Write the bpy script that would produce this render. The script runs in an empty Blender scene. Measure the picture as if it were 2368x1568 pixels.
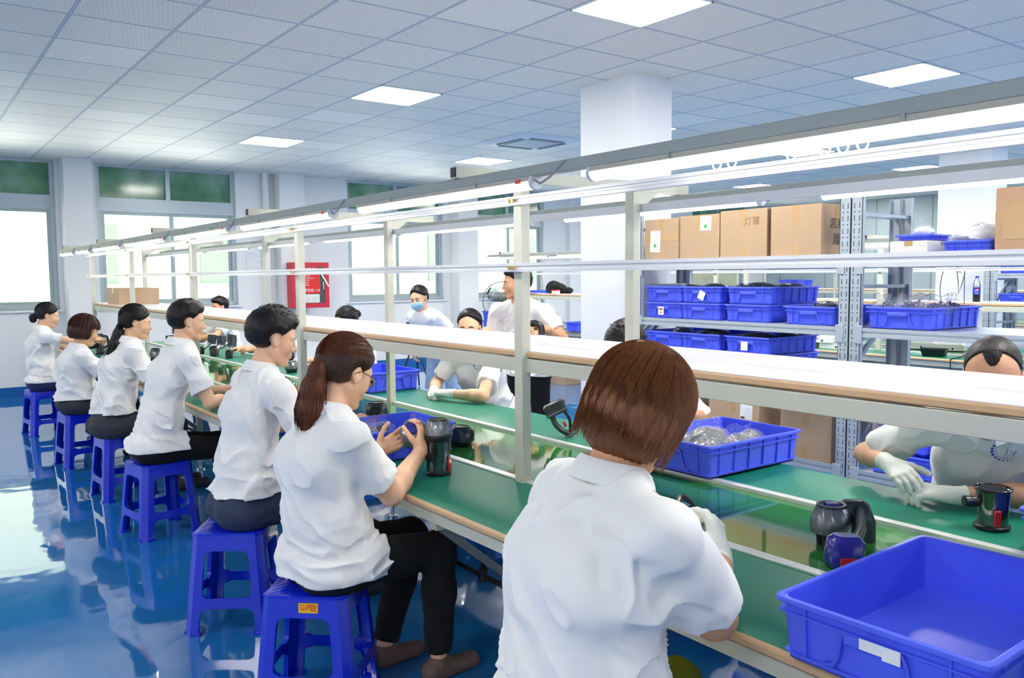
import bpy, bmesh, math, random
import numpy as np
from mathutils import Vector, Matrix
from mathutils.bvhtree import BVHTree
from math import sin, cos, pi, radians

SC = bpy.context.scene
COL = SC.collection

# ------------------------------------------------------------------ camera
W_PX, H_PX, F_PX = 2368, 1568, 1925.9
YAW, PITCH, ROLL = radians(36.509), radians(-4.332), radians(-0.411)
CAM_Z = 1.55
_F = Vector((sin(YAW) * cos(PITCH), cos(YAW) * cos(PITCH), sin(PITCH)))
_R = Vector((cos(YAW), -sin(YAW), 0))
_U = _R.cross(_F)
R2 = cos(ROLL) * _R + sin(ROLL) * _U
U2 = -sin(ROLL) * _R + cos(ROLL) * _U
cam_data = bpy.data.cameras.new('camera')
cam = bpy.data.objects.new('camera', cam_data)
COL.objects.link(cam)
cam_data.sensor_fit = 'HORIZONTAL'
cam_data.sensor_width = 36.0
cam_data.lens = 36.0 * F_PX / W_PX
cam_data.clip_start = 0.05
cam_data.clip_end = 200
m = Matrix((( R2.x, U2.x, -_F.x, 0), (R2.y, U2.y, -_F.y, 0), (R2.z, U2.z, -_F.z, CAM_Z), (0, 0, 0, 1)))
cam.matrix_world = m
SC.camera = cam

# ------------------------------------------------------------------ sky, exposure
world = bpy.data.worlds.new('daylight')
SC.world = world
world.use_nodes = True
wn = world.node_tree
bg = wn.nodes['Background']
bg.inputs[0].default_value = (1.0, 0.97, 0.90, 1)
bg.inputs[1].default_value = 2.9
SC.view_settings.view_transform = 'Standard'
SC.view_settings.look = 'None'
SC.view_settings.gamma = 1.0
SC.view_settings.exposure = 2.08
SC.view_settings.use_curve_mapping = False
PANEL_E = 14.0       # ceiling panels
TUBE_E = 4.5       # bench light tubes
try:
    SC.cycles.use_denoising = True
    SC.cycles.max_bounces = 8
    SC.cycles.diffuse_bounces = 4
    SC.cycles.transparent_max_bounces = 12
    SC.cycles.sample_clamp_indirect = 6.0
except Exception:
    pass

CEIL = 3.138
GX, GY = 0.332, 0.302          # ceiling grid origin (0.6 m tiles)

# ------------------------------------------------------------------ materials
MATS = {}
def srgb(r, g, b):
    def f(c):
        c /= 255.0
        return c / 12.92 if c <= 0.04045 else ((c + 0.055) / 1.055) ** 2.4
    return (f(r), f(g), f(b), 1)

def mat(name, rgb, rough=0.5, metal=0.0, spec=0.5, emit=0.0, trans=0.0, coat=0.0, sss=0.0, bump=None, alpha=1.0, sheen=0.0, var=None):
    """rgb: sRGB 0-255; bump=(scale, strength, distance); var=(scale, amount) soft colour variation"""
    if name in MATS:
        return MATS[name]
    m = bpy.data.materials.new(name)
    m.use_nodes = True
    nt = m.node_tree
    b = nt.nodes['Principled BSDF']
    c = srgb(*rgb)
    b.inputs['Base Color'].default_value = c
    b.inputs['Roughness'].default_value = rough
    b.inputs['Metallic'].default_value = metal
    b.inputs['Specular IOR Level'].default_value = spec
    if emit:
        b.inputs['Emission Color'].default_value = c
        b.inputs['Emission Strength'].default_value = emit
    b.inputs['Transmission Weight'].default_value = trans
    b.inputs['Coat Weight'].default_value = coat
    if coat:
        b.inputs['Coat Roughness'].default_value = 0.05
    if sss:
        b.inputs['Subsurface Weight'].default_value = sss
        b.inputs['Subsurface Radius'].default_value = (0.012, 0.005, 0.003)
        b.inputs['Subsurface Scale'].default_value = 1.0
    b.inputs['Alpha'].default_value = alpha
    b.inputs['Sheen Weight'].default_value = sheen
    tc = None
    if bump or var:
        tc = nt.nodes.new('ShaderNodeTexCoord')
    if bump:
        n = nt.nodes.new('ShaderNodeTexNoise')
        n.inputs['Scale'].default_value = bump[0]
        n.inputs['Detail'].default_value = 4
        nt.links.new(tc.outputs['Object'], n.inputs['Vector'])
        bp = nt.nodes.new('ShaderNodeBump')
        bp.inputs['Strength'].default_value = bump[1]
        bp.inputs['Distance'].default_value = bump[2]
        nt.links.new(n.outputs['Fac'], bp.inputs['Height'])
        nt.links.new(bp.outputs['Normal'], b.inputs['Normal'])
    if var:
        n = nt.nodes.new('ShaderNodeTexNoise')
        n.inputs['Scale'].default_value = var[0]
        n.inputs['Detail'].default_value = 5
        nt.links.new(tc.outputs['Object'], n.inputs['Vector'])
        mx = nt.nodes.new('ShaderNodeMix')
        mx.data_type = 'RGBA'
        a = var[1]
        mx.inputs[6].default_value = tuple(min(1, v * (1 - a)) for v in c[:3]) + (1,)
        mx.inputs[7].default_value = tuple(min(1, v * (1 + a)) for v in c[:3]) + (1,)
        nt.links.new(n.outputs['Fac'], mx.inputs[0])
        nt.links.new(mx.outputs[2], b.inputs['Base Color'])
    MATS[name] = m
    return m

def N(nt, t, **kw):
    n = nt.nodes.new(t)
    for k, v in kw.items():
        setattr(n, k, v)
    return n

def math_node(nt, op, a, b=None, c=None):
    n = nt.nodes.new('ShaderNodeMath'); n.operation = op
    for i, v in enumerate((a, b, c)):
        if v is None: continue
        if isinstance(v, (int, float)): n.inputs[i].default_value = v
        else: nt.links.new(v, n.inputs[i])
    return n.outputs[0]

def mixcol(nt, fac, a, b):
    n = nt.nodes.new('ShaderNodeMix'); n.data_type = 'RGBA'
    for i, v in ((0, fac), (6, a), (7, b)):
        if isinstance(v, (tuple, float, int)): n.inputs[i].default_value = v
        else: nt.links.new(v, n.inputs[i])
    return n.outputs[2]

def ceiling_mat():
    m = bpy.data.materials.new('ceiling_tiles'); m.use_nodes = True
    nt = m.node_tree; b = nt.nodes['Principled BSDF']
    tc = N(nt, 'ShaderNodeTexCoord'); sep = N(nt, 'ShaderNodeSeparateXYZ')
    nt.links.new(tc.outputs['Object'], sep.inputs[0])
    u = math_node(nt, 'DIVIDE', math_node(nt, 'SUBTRACT', sep.outputs[0], GX - 60), 0.6)
    v = math_node(nt, 'DIVIDE', math_node(nt, 'SUBTRACT', sep.outputs[1], GY - 60), 0.6)
    fu, fv = math_node(nt, 'FRACT', u), math_node(nt, 'FRACT', v)
    du = math_node(nt, 'SUBTRACT', 0.5, math_node(nt, 'ABSOLUTE', math_node(nt, 'SUBTRACT', fu, 0.5)))
    dv = math_node(nt, 'SUBTRACT', 0.5, math_node(nt, 'ABSOLUTE', math_node(nt, 'SUBTRACT', fv, 0.5)))
    d = math_node(nt, 'MINIMUM', du, dv)
    line = math_node(nt, 'LESS_THAN', d, 0.010)
    gap = math_node(nt, 'SUBTRACT', math_node(nt, 'LESS_THAN', d, 0.018), line)
    # embossed diagonal weave
    p = math_node(nt, 'ADD', sep.outputs[0], sep.outputs[1])
    q = math_node(nt, 'SUBTRACT', sep.outputs[0], sep.outputs[1])
    s1 = math_node(nt, 'SINE', math_node(nt, 'MULTIPLY', p, 2 * pi / 0.075))
    s2 = math_node(nt, 'SINE', math_node(nt, 'MULTIPLY', q, 2 * pi / 0.045))
    w = math_node(nt, 'MULTIPLY', math_node(nt, 'ADD', math_node(nt, 'MULTIPLY', s1, s2), 1.0), 0.5)
    cell = N(nt, 'ShaderNodeTexWhiteNoise', noise_dimensions='2D')
    cb = N(nt, 'ShaderNodeCombineXYZ')
    nt.links.new(math_node(nt, 'FLOOR', u), cb.inputs[0]); nt.links.new(math_node(nt, 'FLOOR', v), cb.inputs[1])
    nt.links.new(cb.outputs[0], cell.inputs['Vector'])
    plain = math_node(nt, 'GREATER_THAN', cell.outputs['Value'], 0.93)
    w2 = math_node(nt, 'MULTIPLY', w, math_node(nt, 'SUBTRACT', 1.0, plain))
    base = mixcol(nt, w2, srgb(234, 231, 225), srgb(219, 217, 213))
    tint = mixcol(nt, cell.outputs['Value'], (0.96, 0.96, 0.96, 1), (1.04, 1.04, 1.04, 1))
    mul = N(nt, 'ShaderNodeMix', data_type='RGBA', blend_type='MULTIPLY'); mul.inputs[0].default_value = 1
    nt.links.new(base, mul.inputs[6]); nt.links.new(tint, mul.inputs[7])
    c1 = mixcol(nt, gap, mul.outputs[2], srgb(122, 138, 160))
    c2 = mixcol(nt, line, c1, srgb(190, 198, 210))
    nt.links.new(c2, b.inputs['Base Color'])
    b.inputs['Roughness'].default_value = 0.55
    bp = N(nt, 'ShaderNodeBump'); bp.inputs['Distance'].default_value = 0.002; bp.inputs['Strength'].default_value = 0.5
    nt.links.new(w2, bp.inputs['Height']); nt.links.new(bp.outputs[0], b.inputs['Normal'])
    return m

def floor_mat():
    m = bpy.data.materials.new('blue_epoxy_floor'); m.use_nodes = True
    nt = m.node_tree; b = nt.nodes['Principled BSDF']
    tc = N(nt, 'ShaderNodeTexCoord')
    n = N(nt, 'ShaderNodeTexNoise'); n.inputs['Scale'].default_value = 0.9; n.inputs['Detail'].default_value = 6
    nt.links.new(tc.outputs['Object'], n.inputs['Vector'])
    c = mixcol(nt, n.outputs['Fac'], srgb(16, 104, 176), srgb(44, 126, 192))
    nt.links.new(c, b.inputs['Base Color'])
    b.inputs['Roughness'].default_value = 0.045
    b.inputs['IOR'].default_value = 1.55
    b.inputs['Coat Weight'].default_value = 0.6
    b.inputs['Coat Roughness'].default_value = 0.03
    n2 = N(nt, 'ShaderNodeTexNoise'); n2.inputs['Scale'].default_value = 3.0; n2.inputs['Detail'].default_value = 2
    nt.links.new(tc.outputs['Object'], n2.inputs['Vector'])
    bp = N(nt, 'ShaderNodeBump'); bp.inputs['Distance'].default_value = 0.006; bp.inputs['Strength'].default_value = 0.35
    nt.links.new(n2.outputs['Fac'], bp.inputs['Height'])
    nt.links.new(bp.outputs[0], b.inputs['Normal']); nt.links.new(bp.outputs[0], b.inputs['Coat Normal'])
    return m

def green_glass_mat():
    m = bpy.data.materials.new('green_frosted_glass'); m.use_nodes = True
    nt = m.node_tree; b = nt.nodes['Principled BSDF']
    tc = N(nt, 'ShaderNodeTexCoord')
    n = N(nt, 'ShaderNodeTexNoise'); n.inputs['Scale'].default_value = 1.3; n.inputs['Detail'].default_value = 3
    nt.links.new(tc.outputs['Object'], n.inputs['Vector'])
    r = N(nt, 'ShaderNodeValToRGB')
    r.color_ramp.elements[0].position = 0.38; r.color_ramp.elements[0].color = srgb(52, 104, 82)
    r.color_ramp.elements[1].position = 0.72; r.color_ramp.elements[1].color = srgb(158, 176, 176)
    e = r.color_ramp.elements.new(0.55); e.color = srgb(96, 152, 116)
    nt.links.new(n.outputs['Fac'], r.inputs[0]); nt.links.new(r.outputs[0], b.inputs['Base Color'])
    b.inputs['Roughness'].default_value = 0.12
    return m

def pane_mat(name, rgb=(250, 255, 252), clear=0.9, rough=0.03):
    if name in MATS: return MATS[name]
    m = bpy.data.materials.new(name); m.use_nodes = True
    nt = m.node_tree; nt.nodes.remove(nt.nodes['Principled BSDF'])
    out = nt.nodes['Material Output']
    t = N(nt, 'ShaderNodeBsdfTransparent'); t.inputs[0].default_value = srgb(*rgb)
    g = N(nt, 'ShaderNodeBsdfGlossy'); g.inputs['Roughness'].default_value = rough
    fr = N(nt, 'ShaderNodeFresnel'); fr.inputs[0].default_value = 1.45
    mx = N(nt, 'ShaderNodeMixShader')
    f = math_node(nt, 'ADD', math_node(nt, 'MULTIPLY', fr.outputs[0], 0.9), 1 - clear if clear < 0.9 else 0.0)
    nt.links.new(f, mx.inputs[0]); nt.links.new(t.outputs[0], mx.inputs[1]); nt.links.new(g.outputs[0], mx.inputs[2])
    nt.links.new(mx.outputs[0], out.inputs[0])
    MATS[name] = m
    return m

def bag_mat():
    """thin crumpled clear plastic: mostly see-through with a milky part and glints"""
    if 'clear_bag' in MATS: return MATS['clear_bag']
    m = bpy.data.materials.new('clear_bag'); m.use_nodes = True
    nt = m.node_tree; b = nt.nodes['Principled BSDF']; out = nt.nodes['Material Output']
    b.inputs['Base Color'].default_value = (0.85, 0.88, 0.92, 1); b.inputs['Roughness'].default_value = 0.12
    b.inputs['Specular IOR Level'].default_value = 0.9
    tc = N(nt, 'ShaderNodeTexCoord')
    n = N(nt, 'ShaderNodeTexNoise'); n.inputs['Scale'].default_value = 45; n.inputs['Detail'].default_value = 3
    n.inputs['Distortion'].default_value = 1.5
    nt.links.new(tc.outputs['Object'], n.inputs['Vector'])
    bp = N(nt, 'ShaderNodeBump'); bp.inputs['Distance'].default_value = 0.01; bp.inputs['Strength'].default_value = 0.9
    nt.links.new(n.outputs['Fac'], bp.inputs['Height']); nt.links.new(bp.outputs[0], b.inputs['Normal'])
    t = N(nt, 'ShaderNodeBsdfTransparent')
    r = N(nt, 'ShaderNodeValToRGB')
    r.color_ramp.elements[0].position = 0.56; r.color_ramp.elements[0].color = (0.10, 0.10, 0.10, 1)
    r.color_ramp.elements[1].position = 0.72; r.color_ramp.elements[1].color = (0.6, 0.6, 0.6, 1)
    nt.links.new(n.outputs['Fac'], r.inputs[0])
    mx = N(nt, 'ShaderNodeMixShader'); nt.links.new(r.outputs[0], mx.inputs[0])
    nt.links.new(t.outputs[0], mx.inputs[1]); nt.links.new(b.outputs[0], mx.inputs[2])
    nt.links.new(mx.outputs[0], out.inputs[0])
    MATS['clear_bag'] = m
    return m

def streak_mat(name, rgb1, rgb2, rough=0.35, scale=(60, 60, 6), spec=0.5):
    """hair / brushed look: stretched noise between two tones"""
    if name in MATS: return MATS[name]
    m = bpy.data.materials.new(name); m.use_nodes = True
    nt = m.node_tree; b = nt.nodes['Principled BSDF']
    tc = N(nt, 'ShaderNodeTexCoord'); mp = N(nt, 'ShaderNodeMapping'); mp.inputs['Scale'].default_value = scale
    n = N(nt, 'ShaderNodeTexNoise'); n.inputs['Scale'].default_value = 1.6; n.inputs['Detail'].default_value = 4
    nt.links.new(tc.outputs['Object'], mp.inputs[0]); nt.links.new(mp.outputs[0], n.inputs['Vector'])
    c = mixcol(nt, n.outputs['Fac'], srgb(*rgb1), srgb(*rgb2))
    nt.links.new(c, b.inputs['Base Color'])
    b.inputs['Roughness'].default_value = rough; b.inputs['Specular IOR Level'].default_value = spec
    bp = N(nt, 'ShaderNodeBump'); bp.inputs['Distance'].default_value = 0.004; bp.inputs['Strength'].default_value = 0.6
    nt.links.new(n.outputs['Fac'], bp.inputs['Height']); nt.links.new(bp.outputs[0], b.inputs['Normal'])
    MATS[name] = m
    return m

M_WALL = mat('blue_white_wall', (234, 236, 237), 0.75, bump=(30, 0.1, 0.002))
M_WALLR = mat('grey_teal_partition', (160, 178, 184), 0.5)
M_COLUMN = mat('white_column_paint', (228, 233, 240), 0.7, bump=(20, 0.1, 0.002))
M_FRAME = mat('aluminium_window', (178, 192, 200), 0.35, metal=0.25)
M_CREAM = mat('cream_powder_coat', (196, 198, 184), 0.35)
M_ALU = mat('brushed_aluminium', (214, 217, 222), 0.35, metal=0.25)
M_GREYBEAM = mat('galvanised_beam', (158, 166, 162), 0.5, metal=0.1)
M_WOOD = mat('beech_edge', (202, 168, 128), 0.4, var=(14, 0.08))
M_SHELF = mat('white_laminate', (214, 213, 220), 0.4, spec=0.3)
M_GREEN = mat('green_mat', (10, 124, 98), 0.42, spec=.4, var=(3, 0.05))
M_BELT = mat('green_belt', (44, 122, 50), 0.05, coat=0.25)
M_STRIP = mat('rail_strip', (226, 228, 224), 0.3, metal=0.3)
M_BLUE = mat('blue_crate_plastic', (80, 102, 248), 0.38, spec=0.4, var=(9, 0.10))
M_STOOL = mat('blue_stool_plastic', (6, 38, 210), 0.18, coat=0.5)
M_CARD = mat('cardboard', (184, 157, 128), 0.8, var=(5, 0.05))
M_CARD2 = mat('cardboard_edge', (150, 108, 72), 0.85)
M_TAPE = mat('packing_tape', (190, 156, 112), 0.15, bump=(60, 0.3, 0.004))
M_PAPER = mat('white_paper', (240, 242, 246), 0.6)
M_RACK = mat('rack_grey', (176, 188, 200), 0.38, metal=0.3)
M_DARK = mat('dark_plastic', (26, 28, 34), 0.3)
M_BLACK = mat('black_plastic', (10, 10, 12), 0.35)
M_GUN = mat('gunmetal_plastic', (72, 78, 86), 0.25, metal=0.55)
M_NICKEL = mat('nickel_plastic', (128, 132, 138), 0.25, metal=0.6)
M_PURPLE = mat('violet_blue_plastic', (46, 44, 150), 0.18, coat=0.6)
M_RED = mat('red_latch', (190, 20, 30), 0.3, coat=0.4)
M_CHROME = mat('chrome', (220, 222, 226), 0.08, metal=1.0)
M_BRASS = mat('brass_bolt', (212, 184, 120), 0.25, metal=0.9)
M_CLEAR = pane_mat('clear_plastic', (236, 240, 244), 0.82, 0.06)
M_GLASS = pane_mat('window_glass')
M_TUBE = mat('lit_tube', (255, 250, 244), 0.4, emit=TUBE_E)
M_PANEL = mat('lit_panel', (255, 248, 238), 0.4, emit=PANEL_E)
M_HOUSE = mat('lamp_housing', (190, 186, 172), 0.4)
M_SHIRT = mat('white_pique', (240, 240, 238), 0.85, bump=(900, 0.25, 0.0006), sheen=0.1)
M_GLOVE = mat('white_glove', (232, 235, 226), 0.85, bump=(700, 0.3, 0.0006))
M_SKIN = mat('skin', (234, 186, 150), 0.48, sss=0.12, bump=(120, 0.08, 0.001))
M_SKIN2 = mat('skin_tan', (216, 162, 124), 0.48, sss=0.12, bump=(120, 0.08, 0.001))
M_LIP = mat('lip', (196, 110, 98), 0.4)
M_EYEW = mat('eye_white', (236, 232, 228), 0.2)
M_IRIS = mat('eye_iris', (30, 18, 14), 0.1)
M_HAIRK = streak_mat('black_hair', (12, 10, 11), (28, 24, 26), 0.45, spec=.3)
M_HAIRB = streak_mat('dark_brown_hair', (26, 16, 12), (70, 44, 32), 0.45, spec=.3)
M_HAIRM = streak_mat('chestnut_hair', (80, 46, 28), (152, 98, 60), 0.45, spec=.3)
M_HAIRP = streak_mat('auburn_ponytail', (46, 22, 14), (112, 60, 34), 0.5, spec=.25)
M_HAIRR = streak_mat('reddish_black_hair', (30, 16, 15), (78, 40, 32), 0.45, spec=.3)

# ------------------------------------------------------------------ object helpers
def tag(o, label=None, cat=None, group=None, kind=None):
    if label: o['label'] = label
    if cat: o['category'] = cat
    if group: o['group'] = group
    if kind: o['kind'] = kind
    return o

def empty(name, loc=(0, 0, 0), rz=0.0, label=None, cat=None, group=None, kind=None):
    o = bpy.data.objects.new(name, None); COL.objects.link(o)
    o.location = loc; o.rotation_euler = (0, 0, rz); o.empty_display_size = 0.1
    return tag(o, label, cat, group, kind)

def link_mesh(name, me, parent=None, mats=()):
    o = bpy.data.objects.new(name, me); COL.objects.link(o)
    for m_ in mats: me.materials.append(m_)
    if parent: o.parent = parent
    return o

def dup(o, parent=None):
    c = o.copy(); COL.objects.link(c)
    if parent is not None: c.parent = parent
    for ch in [x for x in o.children]:
        dup(ch, c)
    return c

class MB:
    def __init__(s): s.v = []; s.f = []; s.mi = []; s.cur = 0; s.T = Matrix.Identity(4)
    def add(s, vs, fs):
        n = len(s.v); s.v += [tuple(s.T @ Vector(v)) for v in vs]
        s.f += [tuple(i + n for i in f) for f in fs]; s.mi += [s.cur] * len(fs)
        return s
    def box(s, x0, x1, y0, y1, z0, z1):
        return s.add([(x0, y0, z0), (x1, y0, z0), (x1, y1, z0), (x0, y1, z0), (x0, y0, z1), (x1, y0, z1), (x1, y1, z1), (x0, y1, z1)],
                     [(0, 3, 2, 1), (4, 5, 6, 7), (0, 1, 5, 4), (1, 2, 6, 5), (2, 3, 7, 6), (3, 0, 4, 7)])
    def obox(s, c, ax, ay, az):
        """oriented box: centre, half-axis vectors"""
        c, ax, ay, az = map(Vector, (c, ax, ay, az)); vs = []
        for k in (-1, 1):
            for (i, j) in ((-1, -1), (1, -1), (1, 1), (-1, 1)):
                vs.append(c + i * ax + j * ay + k * az)
        return s.add(vs, [(0, 3, 2, 1), (4, 5, 6, 7), (0, 1, 5, 4), (1, 2, 6, 5), (2, 3, 7, 6), (3, 0, 4, 7)])
    def bar(s, a, b, w, h, up=(0, 0, 1)):
        a, b = Vector(a), Vector(b); d = (b - a); L = d.length; d.normalize()
        sd = d.cross(Vector(up))
        if sd.length < 1e-4: sd = d.cross(Vector((1, 0, 0)))
        sd.normalize(); u = sd.cross(d).normalized()
        return s.obox((a + b) / 2, d * L / 2, sd * w / 2, u * h / 2)
    def tube(s, pts, r, n=10, cap=True, closed=False):
        pts = [Vector(p) for p in pts]; rs = r if isinstance(r, (list, tuple)) else [r] * len(pts)
        base = len(s.v); vs = []; fs = []; prev = None
        for i, p in enumerate(pts):
            if closed: d = pts[(i + 1) % len(pts)] - pts[i - 1]
            else: d = pts[min(i + 1, len(pts) - 1)] - pts[max(i - 1, 0)]
            d.normalize()
            if prev is None:
                a = d.cross(Vector((0, 0, 1)))
                if a.length < 1e-3: a = d.cross(Vector((1, 0, 0)))
            else:
                a = prev - d * prev.dot(d)
            a.normalize(); prev = a; b = d.cross(a)
            for k in range(n):
                t = 2 * pi * k / n
                vs.append(p + (a * cos(t) + b * sin(t)) * rs[i])
        m_ = len(pts)
        for i in range(m_ if closed else m_ - 1):
            j = (i + 1) % m_
            for k in range(n):
                fs.append((i * n + k, i * n + (k + 1) % n, j * n + (k + 1) % n, j * n + k))
        if cap and not closed:
            fs.append(tuple(range(n - 1, -1, -1))); fs.append(tuple((m_ - 1) * n + k for k in range(n)))
        return s.add(vs, fs)
    def cyl(s, a, b, r, n=16, r2=None): return s.tube([a, b], [r, r if r2 is None else r2], n)
    def lathe(s, prof, n=32, c=(0, 0, 0), mod=None):
        """prof: (r, z); mod(theta, i)->radius factor"""
        vs = []; fs = []
        for i, (r, z) in enumerate(prof):
            for k in range(n):
                t = 2 * pi * k / n; rr = r * (mod(t, i) if mod else 1)
                vs.append((c[0] + rr * cos(t), c[1] + rr * sin(t), c[2] + z))
        for i in range(len(prof) - 1):
            for k in range(n):
                fs.append((i * n + k, i * n + (k + 1) % n, (i + 1) * n + (k + 1) % n, (i + 1) * n + k))
        fs.append(tuple(range(n - 1, -1, -1))); fs.append(tuple((len(prof) - 1) * n + k for k in range(n)))
        return s.add(vs, fs)
    def prism(s, poly, z0, z1):
        n = len(poly)
        return s.add([(x, y, z0) for x, y in poly] + [(x, y, z1) for x, y in poly],
                     [tuple(range(n - 1, -1, -1)), tuple(range(n, 2 * n))] + [(i, (i + 1) % n, n + (i + 1) % n, n + i) for i in range(n)])
    def loft(s, loops, cap=True):
        n = len(loops[0]); vs = [p for l in loops for p in l]; fs = []
        for i in range(len(loops) - 1):
            for k in range(n):
                fs.append((i * n + k, i * n + (k + 1) % n, (i + 1) * n + (k + 1) % n, (i + 1) * n + k))
        if cap: fs.append(tuple(range(n - 1, -1, -1))); fs.append(tuple((len(loops) - 1) * n + k for k in range(n)))
        return s.add(vs, fs)
    def build(s, name, mats, parent=None, smooth=False, bevel=0.0, angle=40):
        me = bpy.data.meshes.new(name); me.from_pydata(s.v, [], s.f); me.update()
        bm = bmesh.new(); bm.from_mesh(me); bmesh.ops.recalc_face_normals(bm, faces=bm.faces[:]); bm.to_mesh(me); bm.free()
        mats = mats if isinstance(mats, (list, tuple)) else [mats]
        o = link_mesh(name, me, parent, mats)
        if len(mats) > 1: me.polygons.foreach_set('material_index', s.mi)
        if bevel:
            b = o.modifiers.new('bevel', 'BEVEL'); b.width = bevel; b.segments = 2; b.limit_method = 'ANGLE'; b.angle_limit = radians(35)
        if smooth or bevel:
            me.polygons.foreach_set('use_smooth', [True] * len(me.polygons))
            try:
                me.set_sharp_from_angle(angle=radians(angle))
            except Exception:
                pass
        return o

def sm(pts, k=4):
    pts = [Vector(p) for p in pts]; out = []
    for i in range(len(pts) - 1):
        A, B, C, D = pts[max(i - 1, 0)], pts[i], pts[i + 1], pts[min(i + 2, len(pts) - 1)]
        for j in range(k):
            u = j / k
            out.append(A * (((2 * u - u * u) * u - u) / 2) + B * ((3 * u ** 3 - 5 * u * u + 2) / 2) + C * ((-3 * u ** 3 + 4 * u * u + u) / 2) + D * ((u ** 3 - u * u) / 2))
    return out + [pts[-1]]

def rbox(sx, sy, z, r, n=5, cx=0, cy=0):
    """rounded rectangle loop of half sizes sx, sy"""
    pts = []
    for (qx, qy, a0) in ((1, 1, 0), (-1, 1, 90), (-1, -1, 180), (1, -1, 270)):
        for k in range(n):
            a = radians(a0 + 90 * k / (n - 1))
            pts.append((cx + qx * (sx - r) + r * cos(a), cy + qy * (sy - r) + r * sin(a), z))
    return pts

def text_mesh(name, body, size, m_, parent, mw, extrude=0.0004, align='CENTER'):
    cu = bpy.data.curves.new(name, 'FONT'); cu.body = body; cu.size = size; cu.extrude = extrude
    cu.align_x = align; cu.align_y = 'CENTER'
    t = bpy.data.objects.new(name, cu); COL.objects.link(t)
    dg = bpy.context.evaluated_depsgraph_get()
    me = bpy.data.meshes.new_from_object(t.evaluated_get(dg))
    bpy.data.objects.remove(t); bpy.data.curves.remove(cu)
    me.materials.clear()
    o = link_mesh(name, me, None, [m_])
    if parent is not None:
        o.parent = parent
    o.matrix_local = mw
    return o
# ================================================================== ROOM
XL, XR, YB, YF = -4.0, 17.0, -4.0, 12.7
def struct(name, mb, m_, **kw):
    o = mb.build(name, m_, **kw); o['kind'] = 'structure'; return o

struct('floor', MB().box(XL - .2, XR + .2, YB - .2, YF + .3, -0.1, 0), floor_mat())
struct('ceiling', MB().box(XL - .2, XR + .2, YB - .2, YF + .12, CEIL, CEIL + 0.08), ceiling_mat())
struct('wall_left', MB().box(XL - .2, XL, YB, YF, 0, CEIL), M_WALL)
struct('wall_back', MB().box(XL, XR, YB - .2, YB, 0, CEIL), M_WALL)
# partition wall of flat panels on the right
mb = MB().box(XR, XR + .15, YB, YF + .3, 0, CEIL)
struct('wall_right', mb, M_WALLR)
seams = MB()
for k in range(14):
    y = -3.4 + k * 1.2
    seams.box(XR - 0.006, XR, y - .012, y + .012, 0.1, CEIL)
struct('trim_1', seams, mat('panel_seam', (128, 146, 152), .5))
WIN = [(-2.2, 1.80), (2.30, 4.22), (6.05, 7.90), (8.50, 10.20), (14.45, 16.35)]
SILL, TR0, TR1 = 1.14, 2.50, 2.66
mb = MB()
WT = 0.24
mb.box(XL, XR, YF, YF + WT, 0, SILL)
xs = [XL] + [v for w in WIN for v in w] + [XR]
for i in range(0, len(xs), 2):
    mb.box(xs[i], xs[i + 1], YF, YF + WT, SILL, CEIL)
struct('wall_far', mb, M_WALL)
# pilasters on the far wall
mb = MB()
for (x0, x1, d) in ((1.86, 2.20, .32), (4.80, 5.20, .28), (8.03, 8.44, .30), (12.9, 13.3, .3)):
    mb.box(x0, x1, YF - d, YF, 0, CEIL)
mb.box(10.75, 10.9, YF - .12, YF, 0, CEIL)
struct('trim_2', mb, M_WALL)
struct('baseboard_far', MB().box(XL, XR, YF - .02, YF, 0, 0.13).box(1.85, 2.21, YF - .335, YF, 0, .13).box(4.79, 5.21, YF - .295, YF, 0, .13).box(8.02, 8.45, YF - .315, YF, 0, .13),
       mat('blue_skirting', (28, 96, 172), .25))
mb = MB().cyl((4.66, YF - .07, 0), (4.66, YF - .07, CEIL), .055, 18)
for z in (.9, 2.0, 2.9): mb.cyl((4.66, YF - .07, z), (4.66, YF - .07, z + .03), .062, 18)
tag(mb.build('drain_pipe', M_WALL, smooth=True), 'white round drain pipe rising the far wall beside the fire cabinet', 'pipe')
# square columns
for (x, lab) in ((4.78, None), (10.9, None), (-1.3, None)):
    mb = MB().box(x, x + .42, 4.8, 5.45, 0, CEIL)
    o = struct('column', mb, M_COLUMN)

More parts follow.
